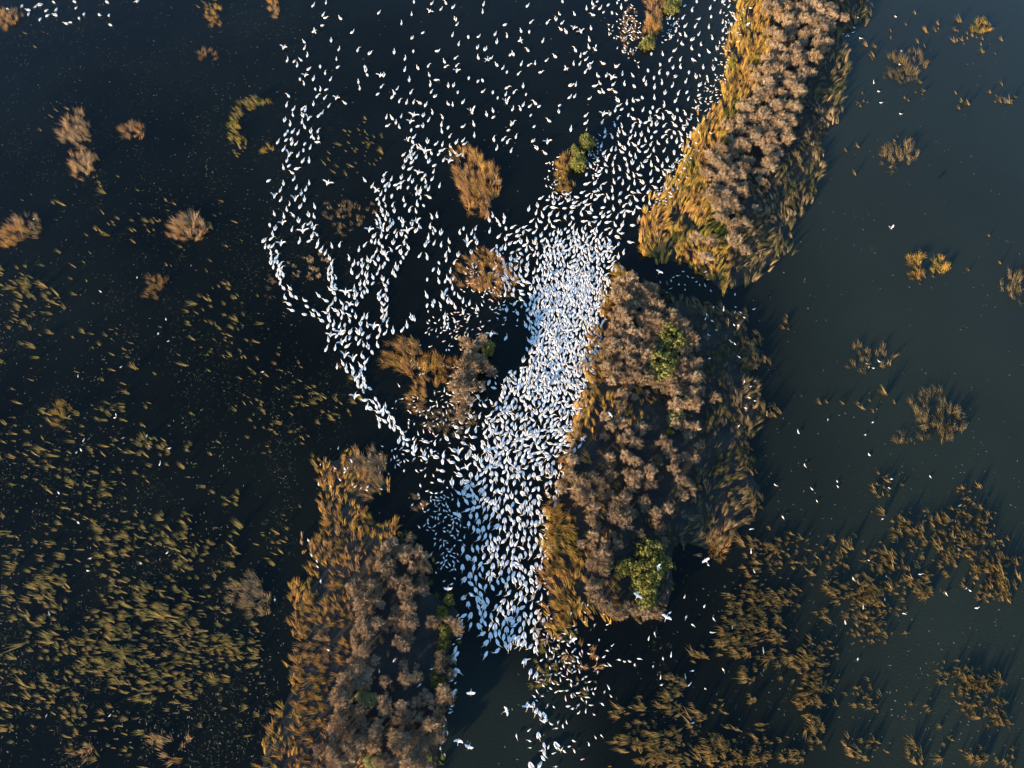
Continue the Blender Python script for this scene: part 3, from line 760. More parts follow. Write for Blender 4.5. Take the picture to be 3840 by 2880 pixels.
for i in range(len(SP)):
    if not keep[i]: continue
    k = s_var[i]; R = S_R[i]
    e = link('brown_shrub', None, loc=(SP[i, 0], SP[i, 1], .12), rotz=s_rot[i], scale=(R, R, (.6 + .5 * R) * s_h[i] * 1.12))
    e.empty_display_size = .3
    link('crown', sh_crown[k], e); link('stem', sh_stem[k], e)
    sz = 'large' if R > 1.2 else 'middling' if R > .95 else 'small'
    pl = shrub_place(S_zone[i], *S_arr[i, :2])
    tag(e, f'{sz} {"tall" if s_h[i] > 1 else "low"} tan feathery shrub, {pl}', 'shrub', 'brown shrubs of the ' + {'A': 'upper right island', 'B': 'middle island', 'C': 'lower left island', 'I': 'small islet'}[S_zone[i]])
s = np.where(~keep)[0]; Vs, Fs, At, nv = [], [], [], 0
for k in range(10):
    q = s[s_var[s] == k]
    if not len(q): continue
    V, F = scatter(SH[k][0], np.column_stack([SP[q], np.full(len(q), .12)]), s_rot[q], S_R[q])
    Vs.append(V); Fs.append(F + nv); nv += len(V)
    At.append(np.clip(np.tile(SH[k][0][2]['tint'], len(q)) + np.repeat(sr.normal(0, .15, len(q)), len(SH[k][0][0])), 0, 1))
if Vs:
    tag(link('shrub_thicket', mesh('shrub_thicket', np.vstack(Vs), np.vstack(Fs), [M['twig']], attrs={'tint': np.concatenate(At)})),
        'merged mass of tan feathery shrubs filling the upper right island', 'shrubs', kind='stuff')


def bush_template(rng, n=6500, R=1.0, H=1.0, leaf=.055):
    """Leafy uneven dome of leaf-sized faces gathered in many overlapping knots."""
    kn = 150; a = np.arange(kn) * 2.399; zc = np.linspace(.05, 1, kn); rr = np.sqrt(1 - (zc * .97) ** 2)
    wob = 1 + .16 * np.sin(a * 2 + rng.random() * 6) + .12 * np.sin(a * 3 + rng.random() * 6)
    C = np.column_stack([R * rr * np.cos(a), R * rr * np.sin(a), H * zc]) * (rng.uniform(.55, 1.05, kn) * wob)[:, None]
    i = rng.integers(0, kn, n); d = rng.normal(0, 1, (n, 3)); d /= np.linalg.norm(d, axis=1)[:, None]
    P = C[i] + d * np.abs(rng.normal(0, .11, (n, 1)))
    t1 = np.cross(d + rng.normal(0, .7, (n, 3)), rng.normal(0, 1, (n, 3))); t1 /= np.linalg.norm(t1, axis=1)[:, None]
    t2 = np.cross(d, t1); t2 /= np.linalg.norm(t2, axis=1)[:, None] + 1e-9
    l = rng.uniform(.5, 1.3, (n, 1)) * leaf
    V = np.stack([P - t1 * l, P - t2 * l * .6, P + t1 * l, P + t2 * l * .6], 1).reshape(-1, 3)
    F = (np.array([(0, 1, 2), (0, 2, 3)])[None] + (np.arange(n) * 4)[:, None, None]).reshape(-1, 3)
    ti = np.clip(rng.normal(.5, .22, kn)[i] + rng.normal(0, .14, n), 0, 1)
    st = [(*loft([(0, 0, -.1), (.2 * math.cos(k), .2 * math.sin(k), H * .45), (.55 * math.cos(k), .55 * math.sin(k), H * .8)], [.05, .035, .012], [.05, .035, .012], 5), 0)
          for k in np.arange(5) * 1.257]
    return (V, F, {'tint': np.repeat(ti, 4)}), merge(st)


BU = [bush_template(sr) for _ in range(3)]
bu_c = [mesh('bush_crown', V, F, [M['leaf']], attrs=A) for (V, F, A), _ in BU]
bu_p = [mesh('pale_bush_crown', V, F, [M['paleleaf']], attrs=A) for (V, F, A), _ in BU]
bu_s = [mesh('bush_stem', V, F, [M['bark']]) for _, (V, F, _m) in BU]
GREEN = [(1450,732,32,2.6,0,'dark green leafy bush, upper of two on the middle island'),(1428,788,38,2.4,0,'yellow green leafy bush on the middle island below the darker one'),
 (1408,1203,32,2.8,0,'tallest bright green bush near the lower end of the middle island'),(1348,1226,18,1.9,0,'small round green bush left of the tallest green bush'),
 (1391,1238,26,2.4,0,'green bush leaning against the tallest bush, lower left of it'),(1394,1262,26,2.3,0,'green bush under the flying egret, lower middle island'),
 (1398,1288,22,2.1,0,'lowest green bush of the cluster at the middle island tip'),(1420,1215,22,2.2,0,'green bush on the shaded side of the tallest bush'),
 (1460,902,18,1.3,1,'pale yellow green rounded bush among brown shrubs on the middle island'),(1446,933,7,.9,0,'tiny green bush below the pale yellow green bush'),
 (1268,307,16,1.6,0,'bright green bush at the upper end of the narrow islet'),(1250,350,17,1.5,0,'dark green bush in the middle of the narrow islet'),
 (1243,325,9,1.2,0,'small green bush between the two bushes of the narrow islet'),(1400,92,14,1.3,0,'green bush at the lower end of the top reed strip'),
 (1452,12,16,1.3,0,'dark green bush at the top edge on the reed strip'),
 (955,1323,13,1.1,0,'bright green bush on the channel bank of the lower left island, top'),(970,1296,11,1.0,0,'small green bush at the channel corner of the lower left island'),
 (962,1362,12,1.1,0,'green bush on the channel bank, second below the topmost'),(959,1385,13,1.2,0,'yellow green bush on the channel bank below the second one'),
 (953,1400,10,1.0,0,'little green bush on the channel bank above dry shrubs'),(945,1472,15,1.2,0,'round green bush with a white bird on the channel bank'),
 (783,1505,12,1.0,1,'pale green bush in the middle of the lower left island'),(803,1510,12,1.0,1,'second pale green bush beside another, lower left island'),
 (800,1645,13,1.0,1,'yellow green bush at the bottom edge of the lower left island'),(817,1655,10,.9,1,'smaller yellow green bush at the bottom edge beside another'),
 (850,1573,8,.8,0,'tiny green bush deep in the lower left island shrubs'),(1055,752,14,1.3,0,'olive green bush on the small islet beside the flock'),
 (1040,790,12,1.2,0,'olive bush in the middle of the small islet shrubs'),(1062,545,7,.7,0,'')]
for (u, v, r, h, pale, lab) in GREEN:
    if not lab: continue
    p = at(u, v, h * .55); R = r * U2P / F_PX * math.hypot(p[0], p[1], CAM_H) * 1.1; h *= 1.15; k = int(sr.integers(0, 3))
    e = link('green_bush', None, loc=(p[0], p[1], .05), rotz=sr.random() * 6.28, scale=(R, R, h)); e.empty_display_size = .3
    link('crown', (bu_p if pale else bu_c)[k], e); link('stem', bu_s[k], e)
    tag(e, lab, 'bush', 'green bushes on the islands')

# ------------------------------------------------------------------ birds
def pelican(neck=0.0, reach=1.0, wings=0.0, head=True):
    """Floating white pelican heading +Y. neck: sideways turn; wings: how far the folded wings are lifted and splayed (0..1)."""
    n = neck
    body = [(0, -.50, .17), (0, -.40, .16), (0, -.22, .15), (0, 0, .15), (0, .16, .17), (0, .27, .21)]
    bw = [.02, .075, .155, .185, .16, .10]; bh = [.015, .05, .11, .14, .13, .10]
    if head:
        body += [(.05 * n, .34, .29), (.10 * n, .39 + .03 * reach, .38), (.14 * n, .43 + .08 * reach, .42), (.18 * n, .47 + .10 * reach, .41)]
        bw += [.055, .042, .05, .028]; bh += [.055, .045, .055, .035]
    else:
        body += [(.02 * n, .33, .16), (.03 * n, .38, .05)]; bw += [.05, .04]; bh += [.06, .04]
    parts = [(*loft(body, bw, bh, 8), 0)]
    for s in (-1, 1):
        o = wings
        w_ = [(s * (.06 + .02 * o), -.50 + .08 * o, .20 + .05 * o), (s * (.09 + .06 * o), -.32, .225 + .06 * o), (s * (.115 + .09 * o), -.1, .245 + .08 * o),
              (s * (.12 + .13 * o), .10 + .08 * o, .24 + .1 * o), (s * (.10 + .16 * o), .22 + .16 * o, .20 + .1 * o)]
        parts.append((*loft(w_, [.012, .055, .085, .08, .03], [.01, .03, .045, .05, .03], 6), 0))
    V, F, Mi = merge(parts)
    hx, hy = (.18 * n, .47 + .10 * reach)
    dirx, diry = math.sin(.9 * n), math.cos(.9 * n)
    b = None
    if head:
        b = loft([(hx - .03 * dirx, hy - .03 * diry, .41), (hx + .12 * dirx, hy + .12 * diry, .375), (hx + .30 * dirx, hy + .30 * diry, .32)],
                 [.026, .026, .008], [.03, .032, .008], 6)
    return V, F, Mi, b


def spread_pelican(kind, wspan=1.25, scale=1.0, neck=0.0):
    """Pelican or egret with open wings; kind 0 swept up over the back, 1 held flat, 2 half open."""
    V, F, Mi, b = pelican(neck=neck, reach=.6)
    V = V[:, :]; parts = []
    # body without the folded wings: first loft only (8-sided, 10 rings + 2 caps)
    nb = 8 * 10 + 2; fb = F[(F < nb).all(1)]; parts.append((V[:nb], fb, 0))
    dih = (.9, .12, .45)[kind]; swe = (.05, .0, -.25)[kind]
    for s in (-1, 1):
        t = np.linspace(0, 1, 6); x = s * (.08 + wspan * t * math.cos(dih) * (1 - .08 * t))
        z = .24 + wspan * t * math.sin(dih) * (1 - .35 * t)
        lead = .17 + .16 * np.sin(t * 2.2) + swe * t * .9 ; ch = np.array([.36, .38, .36, .32, .26, .10])
        rows = [lead, lead - ch * .55, lead - ch]
        Vw = np.vstack([np.column_stack([x, r_, z + .03 * (i == 0) - .02 * (i == 2)]) for i, r_ in enumerate(rows)])
        Vt = Vw + np.array([0, 0, .018]); Vb = Vw - np.array([0, 0, .006]); Fw = []; Mw = []
        for r_ in range(2):
            for i in range(5):
                a, bb, c, d = r_ * 6 + i, r_ * 6 + i + 1, (r_ + 1) * 6 + i + 1, (r_ + 1) * 6 + i
                Fw += [(a, bb, c), (a, c, d)]; Mw += [2 if (r_ == 1 and i >= 1) or i == 4 else 0] * 2
        Fw = np.array(Fw); Mw = np.array(Mw)
        parts.append((np.vstack([Vt, Vb]), np.vstack([Fw, Fw[:, ::-1] + len(Vt)]), np.concatenate([Mw, Mw])))
    V, F, Mi = merge(parts)
    return V, F, Mi, b


def wader(neck=.9, bend=0.0, plump=0.0, leg=True, z=.28):
    """Small long-necked marsh bird standing in the shallows, heading +Y; folded wings, tail, thin legs, bill."""
    body = [(0, -.30, z - .02), (0, -.22, z), (0, -.08, z + .02), (0, .06, z + .03), (0, .15, z + .04), (.06 * bend, .20 + .05 * neck, z + .10),
            (.12 * bend, .24 + .13 * neck, z + .18 + .05 * neck), (.16 * bend, .26 + .20 * neck, z + .22 + .06 * neck)]
    bw = np.array([.015, .055, .105 + .03 * plump, .11 + .03 * plump, .075, .035, .028, .02]); bh = np.array([.012, .045, .085, .095, .075, .036, .03, .022])
    P = [(*loft(body, bw, bh, 6), 0)]
    h = np.array(body[-1]); P.append((*loft([h, h + (.03 * bend, .07, -.015), h + (.06 * bend, .15, -.05)], [.014, .011, .003], [.014, .011, .003], 4), 2))
    if leg:
        for s in (-1, 1):
            P.append((*loft([(s * .035, -.02, z - .04), (s * .04, -.05, z * .5), (s * .045, -.02, -.1)], [.009] * 3, [.009] * 3, 4), 1))
    return merge(P)


def flying(span=.62, dih=.15, sweep=-.1, z=0):
    """Egret in flight: outstretched broad wings, neck tucked, legs trailing."""
    body = [(0, -.62, 0), (0, -.36, 0), (0, -.22, .01), (0, -.05, .02), (0, .12, .03), (0, .24, .03), (0, .30, .02)]
    P = [(*loft(body, [.012, .015, .05, .09, .085, .05, .025], [.012, .015, .045, .08, .08, .05, .025], 6), 0),
         (*loft([(0, .29, .02), (0, .37, .01), (0, .45, 0)], [.015, .012, .003], [.015, .012, .003], 4), 2)]
    for s in (-1, 1):
        t = np.linspace(0, 1, 6); x = s * (.05 + span * t); zz = .05 + span * t * dih * (1 - .3 * t)
        lead = .12 + .16 * np.sin(t * 2.4) + sweep * 1.6 * t ** 2; ch = np.array([.30, .34, .34, .30, .24, .08])
        Vw = np.vstack([np.column_stack([x, lead - ch * f_, zz + b_]) for f_, b_ in ((0, 0), (.4, .02), (1, -.01))]); Fw = []
        for r_ in range(2):
            for i in range(5):
                a, bb, c, d = r_ * 6 + i, r_ * 6 + i + 1, (r_ + 1) * 6 + i + 1, (r_ + 1) * 6 + i
                Fw += [(a, bb, c), (a, c, d)]
        Fw = np.array(Fw); P.append((np.vstack([Vw, Vw - (0, 0, .015)]), np.vstack([Fw, Fw[:, ::-1] + len(Vw)]), 0))
    return merge(P)


PEL = [pelican(0), pelican(.8), pelican(-.8), pelican(.25, wings=.7), pelican(0, head=False), pelican(-.4, wings=1.0), pelican(1.4, reach=.7), pelican(0, wings=.35, reach=1.3)]
POSE = ['afloat', 'with neck bent aside', 'with neck bent aside', 'with wings half lifted', 'dipping its head', 'with wings half lifted', 'with bill turned sideways', 'stretching its neck']
SPR = [spread_pelican(0), spread_pelican(1, 1.15), spread_pelican(2, 1.0, neck=.6)]
PM = [M['white'], M['bill'], M['quill']]
pel_me = [mesh('pelican_body', V, F, PM, Mi, True) for V, F, Mi, b in PEL]
bill_me = [mesh('pelican_bill', b[0], b[1], [M['bill']], smooth=True) if b is not None else None for *_x, b in PEL]
spr_me = [mesh('pelican_open_wings', V, F, PM, Mi, True) for V, F, Mi, b in SPR]
sbill_me = [mesh('pelican_bill', b[0], b[1], [M['bill']], smooth=True) for *_x, b in SPR]
PEL_FULL = []
for V, F, Mi, b in PEL:
    PEL_FULL.append(merge([(V, F, Mi)] + ([(b[0], b[1], 1)] if b is not None else [])))

W = 1   # third value 1 = wings open
p00 = [(65,75),(190,50),(305,55),(348,40),(245,85),(245,120),(398,88),(408,132),(345,165),(485,82),(478,128),(462,15),(570,200),(605,190),(682,155),(655,65),(645,12),(725,122),(857,125),(940,130),(952,212),(925,15),(1185,8)]
p10 = [(495,45),(605,20),(580,125),(600,150),(728,155),(575,215),(500,270,W),(833,275),(650,347),(415,358),(420,412),(240,410,W),(445,475),(718,422),(880,430),(985,458),(1195,448),(1360,437),(1568,438),(1290,503),(1258,197),(1345,120),(1062,108),(1445,278),(1350,325),(1365,12),(1520,27),(1500,95,W),(1640,22),(1600,75),(1705,60),(1968,35),(1960,100),(1725,165),(1738,208),(2155,210),(1700,300),(1835,315),(1925,312),(2068,292),(2170,308),(1752,378),(2082,360),(1915,408),(1982,425),(2200,470),(1920,495),(1725,497),(1628,530),(1640,572),(2000,515,W),(2030,500),(2080,558),(2135,585),(2170,617),(272,518),(332,525),(387,515),(357,562),(455,595),(555,570),(597,628),(710,575),(695,507),(425,650,W),(380,680),(415,720),(498,680),(645,683),(512,765),(557,770),(610,770),(530,828),(595,842),(695,845,W),(768,887),(630,912),(497,897),(280,825),(940,572),(950,605),(960,642),(1075,650,W),(1105,648),(885,705),(897,760),(1085,745),(1055,808),(1287,600),(1398,585),(1490,565),(1497,645),(1325,687),(1340,795),(1558,688),(1508,727),(1515,790),(1548,830),(1662,738),(1708,735),(1735,610,W),(1735,562),(1840,670),(1920,697),(1957,690),(1745,792),(1962,787),(2048,792),(2090,840),(2160,812),(2170,755),(2165,880,W),(1220,765),(1195,800),(1180,835),(1240,870),(1303,882),(1362,880),(1415,887),(1467,905),(1660,895),(1700,902),(1790,880),(1865,965,W),(1993,988),(2048,955),(2055,1008),(1525,970),(1447,995),(1362,995,W),(1255,1003),(1128,1010),(1175,1018),(1210,1055),(1137,1083),(1238,1095),(1335,1050,W),(1343,1118),(1402,1087),(1443,1085),(1493,1035),(1612,1010),(1603,1075),(1606,1133),(1663,1097),(1790,1090),(1882,1072),(1887,1168),(1675,1175),(1733,1227),(1790,1210),(1803,1240),(1557,1240),(1612,1245),(1678,1262),(1483,1220),(1310,1205,W),(1365,1182),(1353,1222),(1353,1268),(1400,1272),(1425,1270),(1338,1305),(1460,1305,W),(1515,1320),(1580,1328),(1605,1298),(1680,1328),(1725,1320),(1750,1340),(1788,1330),(1275,1335),(1318,1350),(1360,1330),(1340,1360),(1385,1360),(1295,1385),(1348,1400),(1470,1350),(1495,1393),(1622,1380),(1670,1390,W),(1545,1425),(1275,1443),(1330,1457),(1403,1490,W),(1462,1510),(1440,1540),(1535,1480),(1523,1545),(1467,1568),(1257,1530),(1325,1542),(1353,1565),(1110,1505),(1170,1547),(1100,1560),(1257,1575),(940,1555),(1005,1605),(1120,1600),(1150,1600),(1210,1595),(1230,1618),(1250,1610),(1315,1615),(1383,1620),(1467,1612),(1492,1630),(1587,1603),(1420,1645),(1040,1645,W),(1120,1635),
 (265,905),(325,940),(403,935),(428,945),(318,990),(405,995),(543,998),(572,973),(455,1025,W),(398,1050),(250,1035),(297,1070),(420,1095),(535,1130),(475,1132),(275,1130),(318,1135),(255,1158),(365,1147),(480,1175),(497,1190),(540,1190),(530,1225),(263,1205),(305,1195),(312,1235),(347,1240),(423,1238),(190,1225),(240,1288),(410,1293),(470,1272),(290,1338,W),(363,1340),(268,1385),(288,1428),(405,1390),(460,1387),(237,1447),(352,1457),(312,1490),(328,1545),(238,1583),(112,1557),(460,1580),(350,1620),(430,1635),(212,1640),(620,1580,W),(2055,1202),(2138,1200),(2175,1222),(2082,1280),(2185,1120),(2205,1070),(2205,1300)]
p11 = [(160,35,W),(215,65),(290,103),(340,60,W),(392,12),(420,62),(383,125),(265,150),(507,125),(158,187),(242,208),(322,200),(455,195),(502,210),(228,265,W),(370,247),(118,280),(168,313),(310,322),(405,335,W),(408,295),(457,272),(485,290),(505,305),(143,360),(132,400),(487,378),(524,365),(70,420),(80,470),(113,465),(143,465),(217,443,W),(377,425),(460,420),(535,440),(530,465),(178,510),(128,522),(180,560),(130,570),(555,508),(567,490),(600,525),(130,605),(160,595),(185,600),(208,625),(150,645),(197,662),(215,668),(635,570),(655,610),(655,650),(628,660),(180,712),(210,705),(235,712),(625,700),(655,692),(203,745),(690,735),(660,740),(627,748),(210,780),(657,780),(683,803),(653,808),(237,828),(293,830),(682,835),(637,838),(672,870),(300,880),(345,907),(250,910),(308,895),(283,965),(310,1020),(541,893),(605,937),(657,965),(686,920),(738,955),(423,935),(437,985),(497,1018),(415,1055),(492,1060),(540,1055),(600,1040),(625,1010),(683,1020),(630,1078),(712,1050),(740,1080),(748,1040),(568,1110),(635,1105),(672,1140),(625,1155),(672,1185),(722,1155),(767,1145),(700,1240),(645,1235,W),(625,1275),(730,1210,W),(760,1210),(740,1300,W),(775,1270),(790,1330),(608,1355),(685,1347),(770,1410,W),(840,1440,W),(750,1480),(700,1508),(780,1512),(830,1515),(783,1545),(840,1555),(905,1500),(950,1465),(920,1420),(940,1520),(915,1530),(860,1610,W),(890,1590),(930,1610),(905,1570),(880,1635),(935,1640),
 (805,570),(845,620),(883,612),(915,580),(920,633),(965,585),(990,590),(1012,555),(1030,615),(965,650),(1057,578),(1068,655),(1097,640),(1113,615),(1135,575),(1050,700),(1010,735),(917,690),(945,712),(960,725),(880,730),(827,690),(900,790),(937,790),(963,775),(1010,785),(903,830),(848,835),(935,862),(962,850),(915,895),(865,885),(850,912),(805,890),(775,865,W),(872,965),(810,970,W),(780,993),(752,1000),(830,1020),(805,1062),(810,1110),(862,1073),(928,1082),(958,1075),(905,1135),(963,1150),(1020,1160,W),(1070,1187),(815,1210),(905,1180),(885,1210),(925,1220),(970,1255),(810,1255),(865,1260),(890,1300),(930,1317),(968,1335),(1050,1322),(1002,1380),(1055,1247),(1117,1217),(1132,1150),(1135,1110),(1105,1100),(1090,1075),(1125,1060),(1090,1020),(1125,1010),(1110,965),(1085,955),(1130,925),(1065,870),(1105,890),(1065,915),(1125,842),(1115,805),(1138,778),(1097,750),
 (1180,690),(1207,640),(1225,660),(1200,715),(1250,600),(1270,560),(1245,510),(1300,530),(1255,520),(1315,478),(1280,435),(1225,475),(1170,500),(1187,435),(1090,465),(1110,520),(1125,535),(1090,520),(1040,510),(1063,437),(1030,430),(997,420),(1020,380),(1085,375),(1127,385),(1090,320,W),(1140,318),(980,325,W),(1200,340),(1215,375),(1258,358),(1295,380),(1308,335,W),(1385,333),(1415,300),(1347,272),(1387,250,W),(1270,280),(1265,250),(1235,220),(1185,265),(1157,250),(1165,290),(1045,265),(1075,265),(1065,230),(1047,200),(1097,195),(1120,228),(1137,190),(1120,115),(1087,153),(1065,95),(1050,55),(1107,58),(1080,15),(1175,30),(1180,112),(1195,160),(1275,65),(1290,108),(1328,152),(1383,165),(1393,103),(1447,112),(1423,50),(1497,42),(1390,8),(1418,5),
 (890,495),(940,455),(655,465),(722,455),(1415,548),(1480,562),(1580,607),(1645,585),(1640,540),(1715,605),(1465,455),(1485,430),(1490,390),(1540,440),(1600,455),(1668,425),(1670,500),(1505,297),(1545,325),(1530,350),(1600,350),(1520,215),(1563,203),(1795,310),(1760,348),(1865,350),(1825,402),(1890,390),(1908,435),(1830,450,W),(1860,520),(1748,542),(1898,312),(2015,240),(2085,243),(2105,278),(2045,200),(2145,215),(2145,250),(2160,310),(2020,335),(1535,665),(1580,690),(1680,680),(1480,750),(1637,765),(1657,745),(1680,770),(1707,740),(1580,770),(1697,825),(1650,840),(1630,875),(1475,893),(1610,890),(1540,940),(1480,975),(1527,975),(1595,978),(1655,940),(1620,910),(1685,950),(1720,990),(1715,870),(1755,905),(1790,940),(1845,960),(1790,1035),(1915,1005),(1715,1110),(1835,1090),(1630,1075),(1345,1085),(1370,1095),(1305,1150),(1265,1190),(1185,1200),(1630,1130),(1655,1165),(2040,500),(2080,465),(2080,510),(2120,490),(2155,480),(2100,550),(2130,580),(2140,610),(2145,640),(2160,670),(2155,700),(2165,740),(2170,780),(2190,820),(2030,1230,W),(2160,1260)]
p20 = [(135,48),(165,188),(308,192),(78,265),(150,270),(70,350,W),(268,352),(137,430),(10,465),(372,485),(300,518),(200,543),(82,550),(148,558),(58,633),(250,620),(465,595,W),(97,742),(123,810),(20,792),(200,888),(98,905),(73,938),(155,915),(238,915),(8,940),(165,990),(10,1060),(35,1178),(320,1040),(195,1088),(183,1215),(305,1225,W),(213,1278),(287,1320),(415,905),(405,962),(510,735),(553,728),(500,838),(543,830),(672,848),(410,118),(540,118),(380,163),(435,195),(423,250),(467,272),(535,240,W),(595,270,W),(683,242),(668,340),(548,430),(665,405),(593,480),(630,458),(642,510),(533,548),(588,548),(660,560),(680,545),(673,585),(636,617),(742,652),(817,650),(865,670,W),(955,635),(1045,650),(790,545),(907,572),(720,425,W),(717,740),(760,715),(755,790),(788,790),(843,770),(877,727),(893,790),(972,722),(1055,740),(1140,685),(1158,720),(645,70),(703,62),(697,30),(700,125),(740,8),(763,70),(795,100),(835,38),(910,18),(865,105),(437,8),(945,60),(640,1060),(780,1055),(640,995),(790,985,W),(845,980),(510,1115),(913,865),(993,888),(1048,868),(1090,862),(1125,838),(923,910),(953,940),(893,950),(1043,938),(1133,948),(1195,965),(1257,955),(1008,988),(915,1018),(1050,1022),(1110,1050),(1160,1055),(1193,1028),(1268,1012),(1307,1012),(1360,968),(888,1077),(950,1088),(1048,1080),(1105,1080),(1250,1070),(925,1130),(970,1150),(1030,1130),(1180,1125),(1245,1135),(1118,1160),(915,1165),(805,1135),(803,1178),(865,1180),(930,1245),(968,1280),(1008,1240),(1060,1250),(1097,1230),(1155,1210),(1130,1260),(860,1290),(897,1290),(950,1310),(1097,1300),(1022,1335),(795,1320),(1200,1245)]
p12 = [(880,15),(915,10),(945,15),(980,35),(925,62),(855,105,W),(940,138),(1005,150),(1032,125),(960,195),(985,210),(1040,195),(1065,185),(1120,190),(1055,240),(1090,225),(1100,250),(1135,240),(1062,300),(1110,318),(1145,305),(1175,292),(1195,325),(1067,355),(1158,362),(1193,382),(1230,375),(1258,415),(1275,455),(1237,488),(1305,480),(1275,510),(1305,520),(1360,535),(1375,565),(1355,597),(1305,575),(1460,495),(1515,577),(1455,602),(1455,640),(1555,630),(1620,615),(1613,665),(1690,675),(1545,510),(1703,572),(1750,585,W),(1875,550),(1825,627),(1890,627),(1910,640),(1945,660),(1950,695),(1605,748),(1745,727),(1820,720,W),(1585,830),(1695,850),(1755,785),(1780,850),(1820,845),(1960,710),(1930,740),(1950,780),(1870,870),(1860,915),(1750,940),(1795,937),(1835,965),(1885,1020),(1815,1010),(1750,1035),(1825,1090),(1855,1140),(1755,1135),(1720,1120),(1915,1065),(1905,980)]
p23 = [(110,740),(160,835),(215,860),(205,640),(215,580),(160,610),(185,1118),(135,1120,W),(210,1170),(245,1195),(285,1210),(280,1250),(230,1378),(280,1468),(388,1465),(280,1535),(272,1578),(165,1640),(240,1635),(55,590),(90,590),(115,580)]
p13 = [(1720,645),(1730,680),(1710,715),(1745,820),(1720,850),(1985,680),(1710,1008)]

br = np.random.default_rng(17)
birds = []          # (u, v, heading, wings)
for (i, j, L_, mean, sd) in ((0, 0, p00, 270, 50), (1, 0, p10, 78, 28), (1, 1, p11, 92, 22), (2, 0, p20, 80, 35), (1, 2, p12, 118, 35), (2, 3, p23, 262, 30), (1, 3, p13, 262, 40)):
    for (u, v), t in zip(crop(i, j, L_), L_):
        h = mean + br.normal(0, sd)
        if (i, j) == (1, 1) and 225 < t[0] < 620 and 860 < t[1] < 1120: h = 130 + br.normal(0, 25)
        birds.append((u, v, math.radians(h), len(t) > 2))
uvb = np.array([(b[0], b[1]) for b in birds]); PP = at(uvb[:, 0], uvb[:, 1], .2); HH = np.array([b[2] for b in birds]); WW = np.array([b[3] for b in birds])
FILL = [  # polygon, spacing along, across, heading, sd, share turned round, candidates
 ([(1205,585),(1262,575),(1298,610),(1288,680),(1268,780),(1246,835),(1170,850),(1125,838),(1155,792),(1160,690),(1168,620)], .80, .44, 90, 38, .10, 10000),
 ([(1192,525),(1235,498),(1285,512),(1318,560),(1305,610),(1280,590),(1200,600),(1172,590),(1180,550)], .95, .56, 75, 45, .10, 4000),
 ([(1110,815),(1264,800),(1244,895),(1228,965),(1045,1002),(1050,930),(1085,870)], 1.0, .56, 255, 50, .45, 6000),
 ([(1040,985),(1224,965),(1198,1055),(1164,1108),(1162,1220),(1157,1320),(1146,1382),(1110,1390),(1064,1382),(1024,1338),(1018,1290),(1022,1200),(1026,1130),(1020,1085),(1010,1060)], 1.12, .62, 263, 36, .16, 5000),
 ([(1180,430),(1350,430),(1340,520),(1335,575),(1300,560),(1265,498),(1190,515),(1150,500)], 1.45, .95, 60, 60, .2, 3000),
 ([(1400,245),(1475,245),(1500,290),(1480,330),(1470,380),(1430,415),(1390,470),(1340,460),(1180,440),(1250,420),(1290,370),(1310,330),(1390,290)], 1.75, 1.2, 80, 50, .1, 4000),
 ([(1440,0),(1590,0),(1565,100),(1545,150),(1520,180),(1500,230),(1480,240),(1420,225),(1395,165),(1420,120),(1470,100)], 2.5, 1.9, 80, 40, .1, 3000),
 ([(1106,500),(1180,510),(1168,600),(1152,660),(1106,670),(1085,600)], 1.25, .8, 90, 60, .2, 1200),
 ([(1040,845),(1110,830),(1085,880),(1050,930),(1040,985),(985,1060),(960,985),(1000,930)], 1.8, 1.2, 120, 70, .2, 1500),
]
for (poly, sa, sb, hd, sd, turned, nc) in FILL:
    PW = at(*np.array(poly, float).T); new = []
    C_ = sample_poly(PW, nc, br) + br.normal(0, .8, (nc, 2)); fld = noise(C_, 4.0)
    C_ = C_[(noise(C_ + 50, 2.2) < .62) | (br.random(nc) < .12)]; nc = len(C_); fld = noise(C_, 4.0)
    hh = np.radians(hd + br.normal(0, sd * .6, nc) + fld * sd * .6 + np.where(br.random(nc) < turned, 180, 0))
    B_, n0 = np.zeros((len(PP) + nc, 2)), len(PP); B_[:n0] = PP
    acc = []; lim = br.uniform(.55, 1.5, nc)
    for q in range(nc):
        dxy = B_[:n0] - C_[q]; c, s = math.cos(hh[q]), math.sin(hh[q])
        al = dxy[:, 0] * c + dxy[:, 1] * s; ac = -dxy[:, 0] * s + dxy[:, 1] * c
        if ((al / sa) ** 2 + (ac / sb) ** 2).min() < lim[q]: continue
        B_[n0] = C_[q]; n0 += 1; acc.append(q)
    PP = B_[:n0].copy(); HH = np.concatenate([HH, hh[acc]]); WW = np.concatenate([WW, br.random(len(acc)) < .012])
nP = len(PP); uvp = to_uv(PP)
fork = np.where(uvp[:, 1] > 980, .34, .12)
pv = np.array([br.choice(8, p=[.30 * (1 - f_), .14 * (1 - f_), .14 * (1 - f_), f_ * .5, .18 * (1 - f_), f_ * .5, .10 * (1 - f_), .14 * (1 - f_)]) for f_ in fork])
ps = br.normal(1.0, .075, nP).clip(.82, 1.18)
dist = np.linalg.norm(np.column_stack([PP, np.full(nP, CAM_H)]), axis=1)
inview = (uvp[:, 0] > 2) & (uvp[:, 0] < 2210) & (uvp[:, 1] > 2) & (uvp[:, 1] < 1657)
wi = np.where(WW & inview)[0]
for n_, i in enumerate(wi):
    k = int(br.integers(0, 3))
    o = link('pelican', spr_me[k], loc=(PP[i, 0], PP[i, 1], -.03), rotz=HH[i] - math.pi / 2, scale=ps[i])
    link('bill', sbill_me[k], o)
    tag(o, f'pelican flapping open wings, facing {heading_word(HH[i])}, {photo_place(*uvp[i])}', 'pelican', 'pelicans with open wings')
rest = np.where(~WW & inview)[0]; rest = rest[np.argsort(dist[rest])]
nI = max(200, 312 - len(wi))
